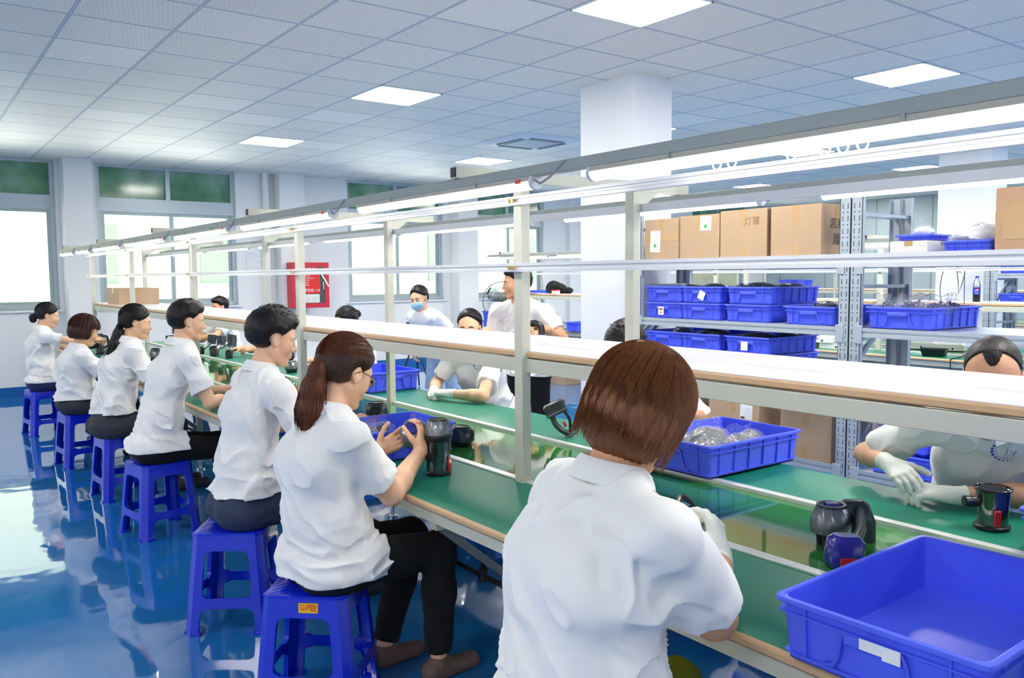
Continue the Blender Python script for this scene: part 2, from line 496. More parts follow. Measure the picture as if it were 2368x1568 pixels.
M_GREENG = green_glass_mat()
M_SASH = mat('sash_grey', (166, 184, 184), .4, metal=.2)
for wi, (x0, x1) in enumerate(WIN):
    root = empty('window_%d' % (wi + 1), (x0, YF + .10, SILL), kind='structure')
    w, h = x1 - x0, CEIL - SILL; t0, t1 = TR0 - SILL, TR1 - SILL
    fr = MB()
    f = .055
    fr.box(0, f, -.03, .05, 0, h).box(w - f, w, -.03, .05, 0, h).box(.001, w - .001, -.029, .049, .001, f)
    fr.box(.001, w - .001, -.052, .061, t0 - .01, t0 + .05).box(.001, w - .001, -.032, .051, t0 + .049, t1 + .02).box(.001, w - .001, -.031, .049, h - .035, h - .001)
    nm = 2 if w < 3 else 3
    for k in range(1, nm):
        xm = w * k / nm
        if w > 3: xm = w - k * 1.5
        fr.box(xm - .03, xm + .03, -.041, .048, t1, h - .002)
    fr.build('window_frame', M_FRAME, root)
    cuts = [0] + ([w * .52] if w < 3 else [w - 3.0, w - 1.5]) + [w]
    for k in range(len(cuts) - 1):
        a, b = cuts[k] + (.05 if k == 0 else -.03), cuts[k + 1] - (.05 if k == len(cuts) - 2 else -.03)
        y = .0 if k % 2 == 0 else .03
        s = MB(); q = .055
        s.box(a, a + q, y - .02, y + .01, .055, t0 - .011).box(b - q, b, y - .02, y + .01, .055, t0 - .011)
        s.box(a + .001, b - .001, y - .019, y + .009, .056, .055 + q).box(a + .001, b - .001, y - .019, y + .009, t0 - q, t0 - .012)
        sa = s.build('sash', M_SASH, root)
        MB().box(a + q, b - q, y - .008, y - .004, .055 + q, t0 - q).build('pane', M_GLASS, sa)
        MB().box(b - .035, b - .02, y - .035, y - .02, .55, .66).build('latch', M_FRAME, sa)
    for k in range(nm):
        a = 0 if k == 0 else (w * k / nm if w < 3 else w - (nm - k) * 1.5)
        b = w if k == nm - 1 else (w * (k + 1) / nm if w < 3 else w - (nm - k - 1) * 1.5)
        MB().box(a + .03, b - .03, .0, .012, t1 + .01, h - .01).build('transom_pane', M_GREENG, root)
    MB().box(-.04, w + .04, -.14, -.03, -.03, .0).build('window_sill', M_WALL, root, bevel=.005)

# the pale block across the yard, seen through the panes
M_FAC = mat('facade_white', (116, 120, 110), .9)
bld = empty('apartment_building', (0, 26, -3), label='pale apartment block across the yard, seen bleached through the windows', cat='building')
MB().box(-14, 34, 0, 3, 0, 14).build('wall', M_FAC, bld)
MB().box(10.3, 11.5, -.25, 0, 0, 14).box(-1.5, -.3, -.25, 0, 0, 14).box(22, 23.2, -.25, 0, 0, 14).build('pier', mat('facade_peach', (150, 112, 88), .9), bld)
M_FWIN = mat('facade_window', (62, 82, 66), .5)
M_WHT = mat('facade_trim', (140, 142, 136), .8)
for fl in range(4):
    for k in range(11):
        x = -12.5 + k * 4.0; z = 1.2 + fl * 3.2
        if abs(x - 10.9) < 1.6: continue
        wn_ = MB().box(x, x + 1.7, -.06, 0, z, z + 1.7).build('window', M_FWIN, bld)
        MB().box(x + .82, x + .88, -.09, -.06, z, z + 1.7).box(x, x + 1.7, -.09, -.06, z + 1.0, z + 1.06).box(x - .05, x + 1.75, -.12, -.0, z - .08, z).build('glazing_bar', M_WHT, wn_)

# ---------------------------------------------------------------- ceiling lights
def panel_light(x, y, lab):
    t = empty('ceiling_light', (x, y, CEIL), label=lab, cat='ceiling light', group='square panel lights in the ceiling')
    fr = MB(); h = .298
    for (a, b, c, d) in ((-h, h, -h, -h + .012), (-h, h, h - .012, h), (-h, -h + .012, -h, h), (h - .012, h, -h, h)):
        fr.box(a, b, c, d, -.008, 0)
    fr.build('frame', mat('panel_rim', (236, 238, 240), .3), t)
    MB().box(-.286, .286, -.286, .286, -.005, -.001).build('diffuser', M_PANEL, t)
    return t
LAB = {(1, 1): 'large lit ceiling panel cut by the top edge of the photo, nearest overhead',
       (1, 2): 'lit ceiling panel left of centre, between the nearest and farthest of its row',
       (1, 3): 'small far lit ceiling panel above the far end of the left windows',
       (2, 1): 'lit ceiling panel at upper right, above the near light rail',
       (2, 3): 'lit ceiling panel below the air conditioner, left of the big column',
       (3, 2): 'lit ceiling panel half hidden behind the near tube and hanging hooks'}
for i in (-1, 1, 2, 3, 4, 5):
    for j in range(-1, 4):
        x = GX + .3 + (5 + 5 * (i - 1)) * .6; y = GY + .3 + (5 + 5 * (j - 1)) * .6
        panel_light(x, y, LAB.get((i, j), 'square lit ceiling panel, %s row from the window wall, %s line from the left' % (('fifth', 'fourth', 'third', 'second', 'first')[j + 1], ('first', '', 'second', 'third', 'fourth', 'fifth', 'sixth')[i + 1])))
# cassette air conditioner
t = empty('air_conditioner', (6.13, 7.88, CEIL), label='white four-way cassette air conditioner in the ceiling left of the column', cat='air conditioner')
M_ACW = mat('ac_white', (206, 216, 226), .4)
MB().loft([rbox(.46, .46, 0, .05), rbox(.46, .46, -.012, .05), rbox(.40, .40, -.035, .05)]).build('panel', M_ACW, t, smooth=True)
MB().loft([rbox(.24, .24, -.034, .02), rbox(.24, .24, -.043, .02)]).build('grille', mat('ac_grille', (176, 188, 200), .5), t)
for a in range(4):
    o = MB().box(-.24, .24, .285, .335, -.043, -.03).build('air_flap', mat('ac_slot', (90, 104, 118), .5), t); o.rotation_euler = (0, 0, a * pi / 2)

# fire hose cabinet
t = empty('fire_cabinet', (5.17, YF - .30, 1.08), label='red fire hose cabinet with torn notice and 110 on the far wall', cat='fire cabinet')
M_FRED = mat('fire_red', (206, 32, 52), .35)
MB().box(-.30, .30, -.2, .0, 0, .70).build('body', M_FRED, t, bevel=.008)
fr = MB(); fr.box(-.299, .299, -.2155, -.201, .001, .07).box(-.299, .299, -.2155, -.201, .63, .699).box(-.30, -.22, -.215, -.2005, 0, .7).box(.23, .30, -.215, -.2005, 0, .7)
dr = fr.build('door', M_FRED, t)
MB().box(.19, .205, -.235, -.21, .28, .40).build('handle', M_CHROME, dr)
MB().box(-.22, .23, -.205, -.2, .07, .63).build('glass', mat('cabinet_dark_glass', (70, 82, 78), .1), t)
MB().box(-.20, .15, -.212, -.206, .22, .62).build('notice', mat('notice_red', (226, 30, 28), .5), t)
tm = Matrix.Translation((-.02, -.2135, 0)) @ Matrix.Rotation(pi / 2, 4, 'X')
for (s, sz, z, x) in (('火警电话: 110', .052, .27, -.01), ('消防栓', .075, .58, -.02), ('使用方法', .026, .49, -.06), ('打开箱门取出水带', .022, .455, -.03), ('连接水枪', .022, .425, -.07), ('拉开阀门', .022, .385, -.07), ('请勿圈占', .022, .35, -.07)):
    text_mesh('lettering', s, sz, M_PAPER, t, Matrix.Translation((x, -.2135, z)) @ Matrix.Rotation(pi / 2, 4, 'X'))
MB().box(-.19, .14, -.211, -.206, .08, .21).build('torn_paper', mat('torn_paper', (216, 218, 212), .7, var=(18, .4)), t)
o = MB().box(-.012, .012, -.222, -.218, -.11, .11).build('paper_seal', M_PAPER, t); o.location = (.235, 0, .42); o.rotation_euler = (0, radians(-32), 0)
# framed notice sheet
t = empty('wall_notice', (4.47, YF - .005, 1.66), label='clear sleeve with printed sheet taped on the far wall right of the second window', cat='notice')
MB().box(-.11, .11, -.006, 0, 0, .33).build('sleeve', mat('sleeve', (236, 240, 244), .15), t)
mb = MB()
for k in range(9): mb.box(-.09, .09 - .03 * (k % 3), -.0075, -.006, .03 + k * .03, .036 + k * .03)
mb.build('print', mat('print_grey', (176, 186, 186), .6), t)

# ================================================================== ASSEMBLY LINES
NX, FX = 1.935, 2.525          # near and far post rows
POSTY = [0.375, 2.547, 4.717, 6.887, 9.057, 11.10]
Y0, Y1 = -1.6, 11.2
BT = .75
BENCHN, BENCHF = 1.475, 2.985
def assembly_line(ox, lab, y0=Y0, detail=True):
    root = empty('assembly_line', (ox, 0, 0), label=lab, cat='workbench', group='long belt assembly benches')
    py = [y for y in POSTY]
    if y0 < -1: py = [-1.797] + py
    pys = [y for y in py if y > y0]
    for X, nm in ((NX, 'post'), (FX, 'post')):
        for y in pys:
            p = MB().box(X - .021, X + .021, y - .025, y + .025, .07, 1.90).build(nm, M_CREAM, root, bevel=.003)
            MB().cyl((X, y, .0), (X, y, .012), .035, 20).cyl((X, y, .012), (X, y, .075), .01, 10).build('levelling_foot', M_CHROME, p, smooth=True)
    # work surfaces
    MB().box(BENCHN + .012, NX - .005, y0, Y1, BT - .028, BT).build('work_surface', M_GREEN, root)
    MB().box(FX + .03, BENCHF - .012, y0, Y1, BT - .028, BT).build('work_surface', M_GREEN, root)
    for X, s in ((BENCHN, 1), (BENCHF, -1)):
        lp = [[(X + s * .014, y, BT), (X + s * .006, y, BT - .002), (X, y, BT - .009), (X, y, BT - .02), (X + s * .006, y, BT - .027), (X + s * .014, y, BT - .029)] for y in (y0, Y1)]
        MB().loft(lp).build('edge_strip', M_WOOD, root, smooth=True)
        MB().box(min(X + s * .025, X + s * .05), max(X + s * .025, X + s * .05), y0, Y1, BT - .075, BT - .029).build('bench_rail', M_CREAM, root)
    for X, s in ((NX, 1), (FX, 1)):
        MB().box(X - .005, X + .03, y0, Y1, BT - .05, BT + .006).build('belt_guide', M_STRIP, root, bevel=.002)
    MB().box(NX + .03, FX - .005, y0, Y1, BT - .03, BT - .008).build('conveyor_belt', M_BELT, root)
    for q in (NX - .02, FX): MB().box(q, q + .02, y0, Y1, BT - .16, BT - .05).build('side_beam', M_CREAM, root)
    for y in pys:
        MB().box(BENCHN + .05, BENCHF - .05, y - .02, y + .02, BT - .115, BT - .075).build('cross_member', M_CREAM, root, bevel=.002)
        for q in (((BENCHN + .08, y, BT - .11), (NX - .01, y, .33)), ((BENCHF - .08, y, BT - .11), (FX + .01, y, .33))):
            MB().bar(q[0], q[1], .03, .03, (0, 1, 0)).build('brace', mat('brace_grey', (120, 128, 130), .4), root)
    # hanging shelf
    MB().box(NX + .012, FX - .012, y0, Y1, 1.236, 1.262).build('shelf_board', M_SHELF, root)
    for X, s in ((NX + .012, -1), (FX - .012, 1)):
        z = 1.262
        lp = [[(X - s * .012, y, z), (X - s * .003, y, z - .001), (X + s * .008, y, z - .008), (X + s * .008, y, z - .022), (X - s * .003, y, z - .028), (X - s * .012, y, z - .029)] for y in (y0, Y1)]
        MB().loft(lp).build('shelf_edge', M_WOOD, root, smooth=True)
        MB().box(X - .013, X + .013, y0, Y1, 1.18, 1.232).build('shelf_rail', M_CREAM, root, bevel=.002)
    for y in pys:
        MB().box(NX, FX, y - .018, y + .018, 1.185, 1.232).build('shelf_bracket', M_CREAM, root)
    # aluminium rails
    for X, z, s in ((NX - .033, 1.582, -1), (NX - .033, 1.832, -1), (FX + .033, 1.832, 1)):
        pr = [(-.011, -.0165), (-.011, -.006), (-.006, -.004), (-.006, .004), (-.011, .006), (-.011, .0165), (.011, .0165), (.011, -.0165)]
        lp = [[(X + s * -a, y, z + b) for a, b in pr] for y in (y0, Y1 + .05)]
        MB().loft(lp).build('tool_rail', M_ALU, root)
    if detail:
        for y in pys:
            for z in (1.582, 1.832):
                for d in (-.012, .014):
                    MB().cyl((NX - .046, y + d, z), (NX - .056, y + d, z), .0075, 8).build('bolt', M_BRASS, root, smooth=True)
    # top arms
    for y in pys:
        a = MB().box(1.63, 2.85, y - .02, y + .02, 1.90, 1.942)
        a.box(1.63 + .0, 1.632, y - .017, y + .017, 1.903, 1.939)
        o = a.build('cross_arm', M_CREAM, root, bevel=.002)
        for e in (1.626, 2.848):
            MB().box(e, e + .006, y - .015, y + .015, 1.905, 1.937).build('open_end', M_BLACK, o)
        MB().add([(FX + .02, y - .018, 1.90), (FX + .13, y - .018, 1.90), (FX + .02, y - .018, 1.815), (FX + .02, y + .018, 1.90), (FX + .13, y + .018, 1.90), (FX + .02, y + .018, 1.815)],
                 [(0, 1, 2), (3, 5, 4), (0, 3, 4, 1), (1, 4, 5, 2), (2, 5, 3, 0)]).build('gusset', M_CREAM, o)
    for X in (LBN, LBF):
        MB().box(X - .02, X + .02, y0, Y1 + .28, 1.866, 1.90).build('light_beam', M_GREYBEAM, root, bevel=.003)
    return root
LBN, LBF = 1.665, 2.82
L1 = assembly_line(0, 'long green assembly line bench with white shelf where the workers in white shirts sit', detail=True)

def bench_lamp(x, y0, y1, lab, grp, side=-1):
    """tube fitting hung under the light beam, running along y"""
    t = empty('tube_light', (x, y0, 1.866), label=lab, cat='tube light', group=grp)
    L = y1 - y0
    hs = [(-.02, 0), (.02, 0), (.024, -.014), (.02, -.020), (-.02, -.020), (-.024, -.014)]
    MB().loft([[(a, y, b) for a, b in hs] for y in (0.0, L)]).build('housing', M_HOUSE, t)
    n = 10
    arc = [(-.019, -.020)] + [(.0235 * cos(pi + pi * k / n), -.022 + .018 * sin(pi + pi * k / n)) for k in range(n + 1)] + [(.019, -.020)]
    MB().loft([[(a, y, b) for a, b in arc] for y in (.012, L - .012)]).build('diffuser', M_TUBE, t, smooth=True, angle=60)
    for yy in (0, L):
        arc2 = [(-.021, 0)] + [(.0255 * cos(pi + pi * k / n), -.018 + .024 * sin(pi + pi * k / n)) for k in range(n + 1)] + [(.021, 0)]
        MB().loft([[(a, yy + d, b) for a, b in arc2] for d in (-.006, .008)]).build('end_cap', mat('lamp_cap', (214, 218, 224), .3), t)
    MB().box(-.027, -.021, .05, .075, -.02, -.006).build('switch', mat('switch_red', (220, 70, 60), .4), t)
    MB().tube([(-.01, -.005, -.012), (-.022, -.05, -.028), (-.02, -.10, -.01), (-.022, -.14, .015), (-.02, -.17, .03)], .0035, 6).build('cable', mat('cable_grey', (150, 156, 164), .4), t, smooth=True)
    for yy in (L * .25, L * .75):
        MB().box(-.0265, -.020, yy - .004, yy + .004, -.014, .004).build('clip', M_GREYBEAM, t)
    return t
NT = [(.58, 1.84), (2.115, 3.345), (3.645, 4.885), (5.14, 6.30), (6.62, 7.85), (8.16, 9.36), (9.62, 10.36), (10.6, 11.45)]
NEARLAB = ['nearest lit tube on the near light rail, at the right edge of the photo', 'second lit tube on the near light rail, left of the big column', 'third lit tube on the near light rail, above the ponytailed worker in glasses',
           'fourth lit tube on the near light rail', 'fifth lit tube on the near light rail, left of centre', 'sixth lit tube on the near light rail', 'next to last lit tube at the far end of the near light rail', 'last lit tube on the near light rail, before the far wall']
for (a, b), l in zip(NT, NEARLAB):
    bench_lamp(LBN, a, b, l, 'tube lights under the near rail')
for k, (a, b) in enumerate([(-.95, .35), (.6, 1.84), (2.12, 3.33), (3.62, 4.85), (5.12, 6.33), (6.62, 7.83), (8.12, 9.33), (9.6, 10.9)]):
    bench_lamp(LBF, a, b, 'lit tube under the far light rail, number %s from the right' % ('one', 'two', 'three', 'four', 'five', 'six', 'seven', 'eight')[k], 'tube lights under the far rail')
# tool hooks hanging behind the near tube
for k, y in enumerate((1.414, 1.367, 1.195, 1.107, 1.062, 1.016)):
    t = empty('tool_hook', (1.70, y, 1.888), label='%s small cream ring hook hanging below the near light tube' % ('leftmost', 'second', 'third', 'fourth', 'fifth', 'rightmost')[k], cat='hook', group='ring hooks under the near tube')
    MB().cyl((0, 0, 0), (0, 0, -.045), .0065, 10).build('stem', mat('hook_cream', (232, 230, 200), .4), t, smooth=True)
    r = .013
    MB().tube([(0, r * sin(2 * pi * q / 16), -.058 + r * 1.1 * cos(2 * pi * q / 16)) for q in range(16)], .0022, 6, closed=True).build('ring', mat('hook_cream', (232, 230, 200), .4), t, smooth=True)

# second and third lines further right
L2 = assembly_line(6.35, 'second assembly line bench parallel to the first, behind the grey rack', y0=1.0, detail=False)
L3 = assembly_line(12.4, 'third assembly line bench farthest right against the grey partition', y0=1.5, detail=False)
k = 0
for (a, b) in ((9.9, 11.1), (8.4, 9.65), (6.9, 8.15), (5.4, 6.65), (3.9, 5.15), (2.4, 3.65)):
    bench_lamp(LBN + 6.35, a, b, 'lit tube over the second assembly line, number %s from its far end' % ('one', 'two', 'three', 'four', 'five', 'six')[k], 'tube lights over the second line'); k += 1
# foot bar under the near bench
t = empty('foot_bar', (1.75, 0, .41), label='black foot bar with a knob clamp under the near bench edge', cat='bar')
MB().tube([(0, -1.4, 0), (0, 8.5, 0)], .011, 10).build('rod', mat('rod_dark', (52, 52, 54), .3, metal=.5), t, smooth=True)
kn = MB().cyl((0, 2.56, -.02), (0, 2.56, .03), .017, 12).build('clamp', M_BLACK, t, smooth=True)
MB().lathe([(.008, .03), (.009, .05), (.014, .058), (.014, .088), (.009, .094)], 14, (0, 2.56, 0)).build('knob', M_BLACK, kn, smooth=True)
# ================================================================== SDF SCULPTING
_rng = np.random.RandomState(7)
_TAB = _rng.rand(4096).astype(np.float32)
def vnoise(p):
    i = np.floor(p).astype(np.int64); f = (p - i).astype(np.float32); u = f * f * (3 - 2 * f)
    def h(a, b, c): return _TAB[((i[:, 0] + a) * 73856093 ^ (i[:, 1] + b) * 19349663 ^ (i[:, 2] + c) * 83492791) & 4095]
    x0 = h(0, 0, 0) * (1 - u[:, 0]) + h(1, 0, 0) * u[:, 0]; x1 = h(0, 1, 0) * (1 - u[:, 0]) + h(1, 1, 0) * u[:, 0]
    x2 = h(0, 0, 1) * (1 - u[:, 0]) + h(1, 0, 1) * u[:, 0]; x3 = h(0, 1, 1) * (1 - u[:, 0]) + h(1, 1, 1) * u[:, 0]
    y0 = x0 * (1 - u[:, 1]) + x1 * u[:, 1]; y1 = x2 * (1 - u[:, 1]) + x3 * u[:, 1]
    return y0 * (1 - u[:, 2]) + y1 * u[:, 2]

def A3(v): return np.array(v, dtype=np.float32)

def prim_eval(pr, p):
    kind = pr[0]
    if kind == 'c':            # tapered capsule a b ra rb
        a, b, ra, rb = pr[1:5]
        ab = b - a; t = np.clip(((p - a) @ ab) / max(float(ab @ ab), 1e-9), 0, 1)
        return np.linalg.norm(p - a - t[:, None] * ab, axis=1) - (ra + (rb - ra) * t)
    if kind == 'e':            # ellipsoid centre axes(3x3 rows) radii
        c, ax, r = pr[1:4]
        q = (p - c) @ ax.T
        k0 = np.linalg.norm(q / r, axis=1); k1 = np.linalg.norm(q / (r * r), axis=1)
        return k0 * (k0 - 1.0) / np.maximum(k1, 1e-6)
    if kind == 't':            # elliptical limb: a b (wa,da) (wb,db) right
        a, b, A, B, rt = pr[1:6]
        ab = b - a; L2 = float(ab @ ab); t = ((p - a) @ ab) / L2; tc = np.clip(t, 0, 1)
        v = p - a - tc[:, None] * ab
        x = v @ rt; y = np.linalg.norm(v - x[:, None] * rt, axis=1)
        w = A[0] + (B[0] - A[0]) * tc; d = A[1] + (B[1] - A[1]) * tc
        return (np.sqrt((x / w) ** 2 + (y / d) ** 2) - 1) * np.minimum(w, d)
def prim_bb(pr):
    kind = pr[0]
    if kind == 'c':
        r = max(pr[3], pr[4]); return np.minimum(pr[1], pr[2]) - r, np.maximum(pr[1], pr[2]) + r
    if kind == 'e':
        r = float(max(pr[3])); return pr[1] - r, pr[1] + r
    r = max(pr[3] + pr[4]); return np.minimum(pr[1], pr[2]) - r, np.maximum(pr[1], pr[2]) + r

def smin(a, b, k):
    if k <= 0: return np.minimum(a, b)
    h = np.maximum(k - np.abs(a - b), 0) / k
    return np.minimum(a, b) - h * h * k * 0.25

def sdf_eval(prims, p, post=None, far=0.2):
    d = np.full(len(p), far, dtype=np.float32)
    for pr, k, opt in prims:
        lo, hi = prim_bb(pr); mg = 0.05 + k
        m_ = np.all((p > lo - mg) & (p < hi + mg), axis=1)
        if not m_.any(): continue
        q = p[m_]; v = prim_eval(pr, q)
        if opt and 'cut' in opt:
            for (cp, cn) in opt['cut']:
                v = np.maximum(v, (q - cp) @ cn)
        if opt and opt.get('sub'):
            d[m_] = -smin(-d[m_], v, k)
        else:
            d[m_] = smin(d[m_], v.astype(np.float32), k)
    if post is not None: d = post(p, d)
    return d

def sdf_mesh(name, prims, step, mats, parent=None, post=None, mfn=None, pad=0.02, smooth=True, local=True):
    adds = [prim_bb(p[0]) for p in prims if not (p[2] and p[2].get('sub'))]
    lo = np.min([a[0] for a in adds], axis=0) - pad; hi = np.max([a[1] for a in adds], axis=0) + pad
    B = 4; n = np.maximum(((hi - lo) / (step * B)).astype(int) + 2, 2)
    cs = step * B
    ax = [lo[i] + cs * (np.arange(n[i]) + 0.5) - step * .5 for i in range(3)]
    cc = np.stack(np.meshgrid(*ax, indexing='ij'), -1).reshape(-1, 3).astype(np.float32)
    dc = sdf_eval(prims, cc, post).reshape(n)
    keep = np.abs(dc) < cs * 1.5 + 0.012
    D = np.repeat(np.repeat(np.repeat(dc, B, 0), B, 1), B, 2).astype(np.float32)
    K = np.repeat(np.repeat(np.repeat(keep, B, 0), B, 1), B, 2)
    idx = np.argwhere(K)
    pts = (lo + idx * step).astype(np.float32)
    out = np.empty(len(pts), np.float32)
    for s in range(0, len(pts), 400000): out[s:s + 400000] = sdf_eval(prims, pts[s:s + 400000], post)
    D[K] = out
    D[0] = D[-1] = 1; D[:, 0] = D[:, -1] = 1; D[:, :, 0] = D[:, :, -1] = 1
    inside = D < 0
    c = np.zeros(tuple(s - 1 for s in D.shape), np.int8)
    offs = [(i, j, k) for i in (0, 1) for j in (0, 1) for k in (0, 1)]
    sh = c.shape
    for (i, j, k) in offs: c += inside[i:i + sh[0], j:j + sh[1], k:k + sh[2]]
    act = (c > 0) & (c < 8)
    ci = np.argwhere(act)
    if not len(ci): return None
    vid = np.full(sh, -1, np.int64); vid[tuple(ci.T)] = np.arange(len(ci))
    acc = np.zeros((len(ci), 3), np.float64); cnt = np.zeros(len(ci))
    for e in range(3):
        o1, o2 = [o for o in range(3) if o != e]
        for a in (0, 1):
            for b in (0, 1):
                p0 = ci.copy(); p0[:, o1] += a; p0[:, o2] += b
                p1 = p0.copy(); p1[:, e] += 1
                d0 = D[tuple(p0.T)]; d1 = D[tuple(p1.T)]
                m_ = (d0 < 0) != (d1 < 0)
                t = d0[m_] / (d0[m_] - d1[m_])
                q = p0[m_].astype(np.float64); q[:, e] += t
                acc[m_] += q; cnt[m_] += 1
    V = lo + (acc / cnt[:, None]) * step
    F = []
    for e in range(3):
        o1, o2 = (e + 1) % 3, (e + 2) % 3
        s0 = [slice(0, -1)] * 3; s0[e] = slice(0, -1)
        a_ = inside; b_ = np.roll(inside, -1, e)
        ch = a_ != b_
        sl = [slice(None)] * 3; sl[e] = slice(0, -1); 
        g = np.argwhere(ch[tuple(sl)])
        g = g[(g[:, o1] > 0) & (g[:, o2] > 0) & (g[:, o1] < sh[o1]) & (g[:, o2] < sh[o2]) & (g[:, e] < sh[e])]
        ins = inside[tuple(g.T)]
        qs = []
        for (a, b) in ((0, 0), (-1, 0), (-1, -1), (0, -1)):
            h = g.copy(); h[:, o1] += a; h[:, o2] += b; qs.append(vid[tuple(h.T)])
        q = np.stack(qs, 1); q[~ins] = q[~ins][:, ::-1]
        q = q[np.all(q >= 0, axis=1)]
        F.append(q)
    F = np.concatenate(F)
    me = bpy.data.meshes.new(name)
    org = np.zeros(3)
    me.vertices.add(len(V)); me.vertices.foreach_set('co', V.astype(np.float32).ravel())
    me.loops.add(len(F) * 4); me.loops.foreach_set('vertex_index', F.astype(np.int32).ravel())
    me.polygons.add(len(F)); me.polygons.foreach_set('loop_start', np.arange(0, len(F) * 4, 4, dtype=np.int32))
    try: me.polygons.foreach_set('loop_total', np.full(len(F), 4, dtype=np.int32))
    except Exception: pass
    me.update(calc_edges=True); me.validate()
    mats = mats if isinstance(mats, (list, tuple)) else [mats]
    o = link_mesh(name, me, None, mats)
    if smooth: me.polygons.foreach_set('use_smooth', [True] * len(me.polygons))
    if mfn is not None:
        cen = V[F].mean(1)
        mi = mfn(cen.astype(np.float32)).astype(np.int32)
        if len(mi) == len(me.polygons): me.polygons.foreach_set('material_index', mi)
    if parent is not None:
        o.parent = parent
        o.matrix_parent_inverse = Matrix.Identity(4)
        if local:      # geometry is in world space; bring it into the parent's frame
            me.transform(parent_world(parent).inverted())
    return o

def parent_world(o):
    m_ = o.matrix_basis.copy()
    p = o.parent
    while p is not None:
        m_ = p.matrix_basis @ m_; p = p.parent
    return m_

# ================================================================== PEOPLE
def nrm(v):
    v = Vector(v); v.normalize(); return v
def cap(a, b, ra, rb, k, **o): return (('c', A3(a), A3(b), ra, rb), k, o or None)
def ell(c, ax, r, k, **o): return (('e', A3(c), np.array([list(v) for v in ax], np.float32), A3(r)), k, o or None)
def tub(a, b, A, B, rt, k, **o): return (('t', A3(a), A3(b), tuple(A), tuple(B), A3(rt)), k, o or None)

def hand_prims(W, fd, pn, side, curl=(.5, .5, .55, .6), thumb=.5, s=1.0, infl=0.0, spread=.06):
    """side +1 right, -1 left; fd finger direction; pn palm normal; curl per finger (rad per joint)"""
    W, fd, pn = Vector(W), nrm(fd), Vector(pn)
    pn = (pn - fd * pn.dot(fd)).normalized(); th = fd.cross(pn) * side
    P = []
    offs = (.031, .0105, -.0105, -.030); ln = (.070, .078, .073, .058)
    P.append(cap(W - fd * .03 * s, W + fd * .02 * s, .026 * s + infl, .024 * s + infl, .02))
    for i, (o, l) in enumerate(zip(offs, ln)):
        kn = W + (fd * (.090 - .006 * abs(i - 1)) + th * o) * s
        P.append(cap(W + (fd * .018 + th * o * .55) * s, kn, .0145 * s + infl, .0105 * s + infl, .014))
        d = (fd + th * o * spread * 12).normalized(); p = kn; r = .0092 * s
        for j, (fr, cf) in enumerate(((.45, .8), (.30, 1.15), (.25, .75))):
            a = curl[i] * cf
            ax_ = d.cross(pn)
            if ax_.length < 1e-4: ax_ = th
            d = Matrix.Rotation(a, 3, ax_.normalized()) @ d
            d.normalize()
            # rotate the bending plane with the finger
            pn_f = pn
            q = p + d * l * fr * s
            P.append(cap(p, q, r + infl, r * .92 + infl, .003)); p = q; r *= .92
            pn_local = (pn_f - d * pn_f.dot(d))
            if pn_local.length < .25:
                pn = pn_local = -fd if False else pn_f
        
    # thenar and thumb
    b0 = W + (fd * .022 + th * .022 + pn * .004) * s
    d = (th * .75 + fd * .62 + pn * (.15 + thumb * .6)).normalized()
    b1 = b0 + d * .042 * s
    P.append(cap(b0, b1, .0165 * s + infl, .0125 * s + infl, .012))
    d = (d + fd * .35 + pn * thumb * .5 - th * .25 * thumb).normalized(); b2 = b1 + d * .034 * s
    P.append(cap(b1, b2, .0115 * s + infl, .0100 * s + infl, .004))
    d = (d + fd * .3 + pn * thumb * .3 - th * .35 * thumb).normalized(); b3 = b2 + d * .026 * s
    P.append(cap(b2, b3, .0100 * s + infl, .0085 * s + infl, .003))
    return P

def ik(S, Wp, l1, l2, hint):
    S, Wp = Vector(S), Vector(Wp); d = Wp - S; L = d.length
    if L > (l1 + l2) * .995:
        Wp = S + d.normalized() * (l1 + l2) * .995; d = Wp - S; L = d.length
    if L < abs(l1 - l2) + .02:
        Wp = S + d.normalized() * (abs(l1 - l2) + .02); d = Wp - S; L = d.length
    a = (l1 * l1 - l2 * l2 + L * L) / (2 * L); h = math.sqrt(max(l1 * l1 - a * a, 0))
    u = d.normalized(); hv = Vector(hint); hv = (hv - u * hv.dot(u)).normalized()
    return S + u * a + hv * h, Wp

def strands_into(mb, roots, fn, rnd, r0=.0012, seg=7):
    for (p, n) in roots:
        pts = fn(p, n, rnd)
        k = len(pts)
        mb.tube(pts, [r0 * (1 - .75 * i / (k - 1)) for i in range(k)], 3, cap=False)

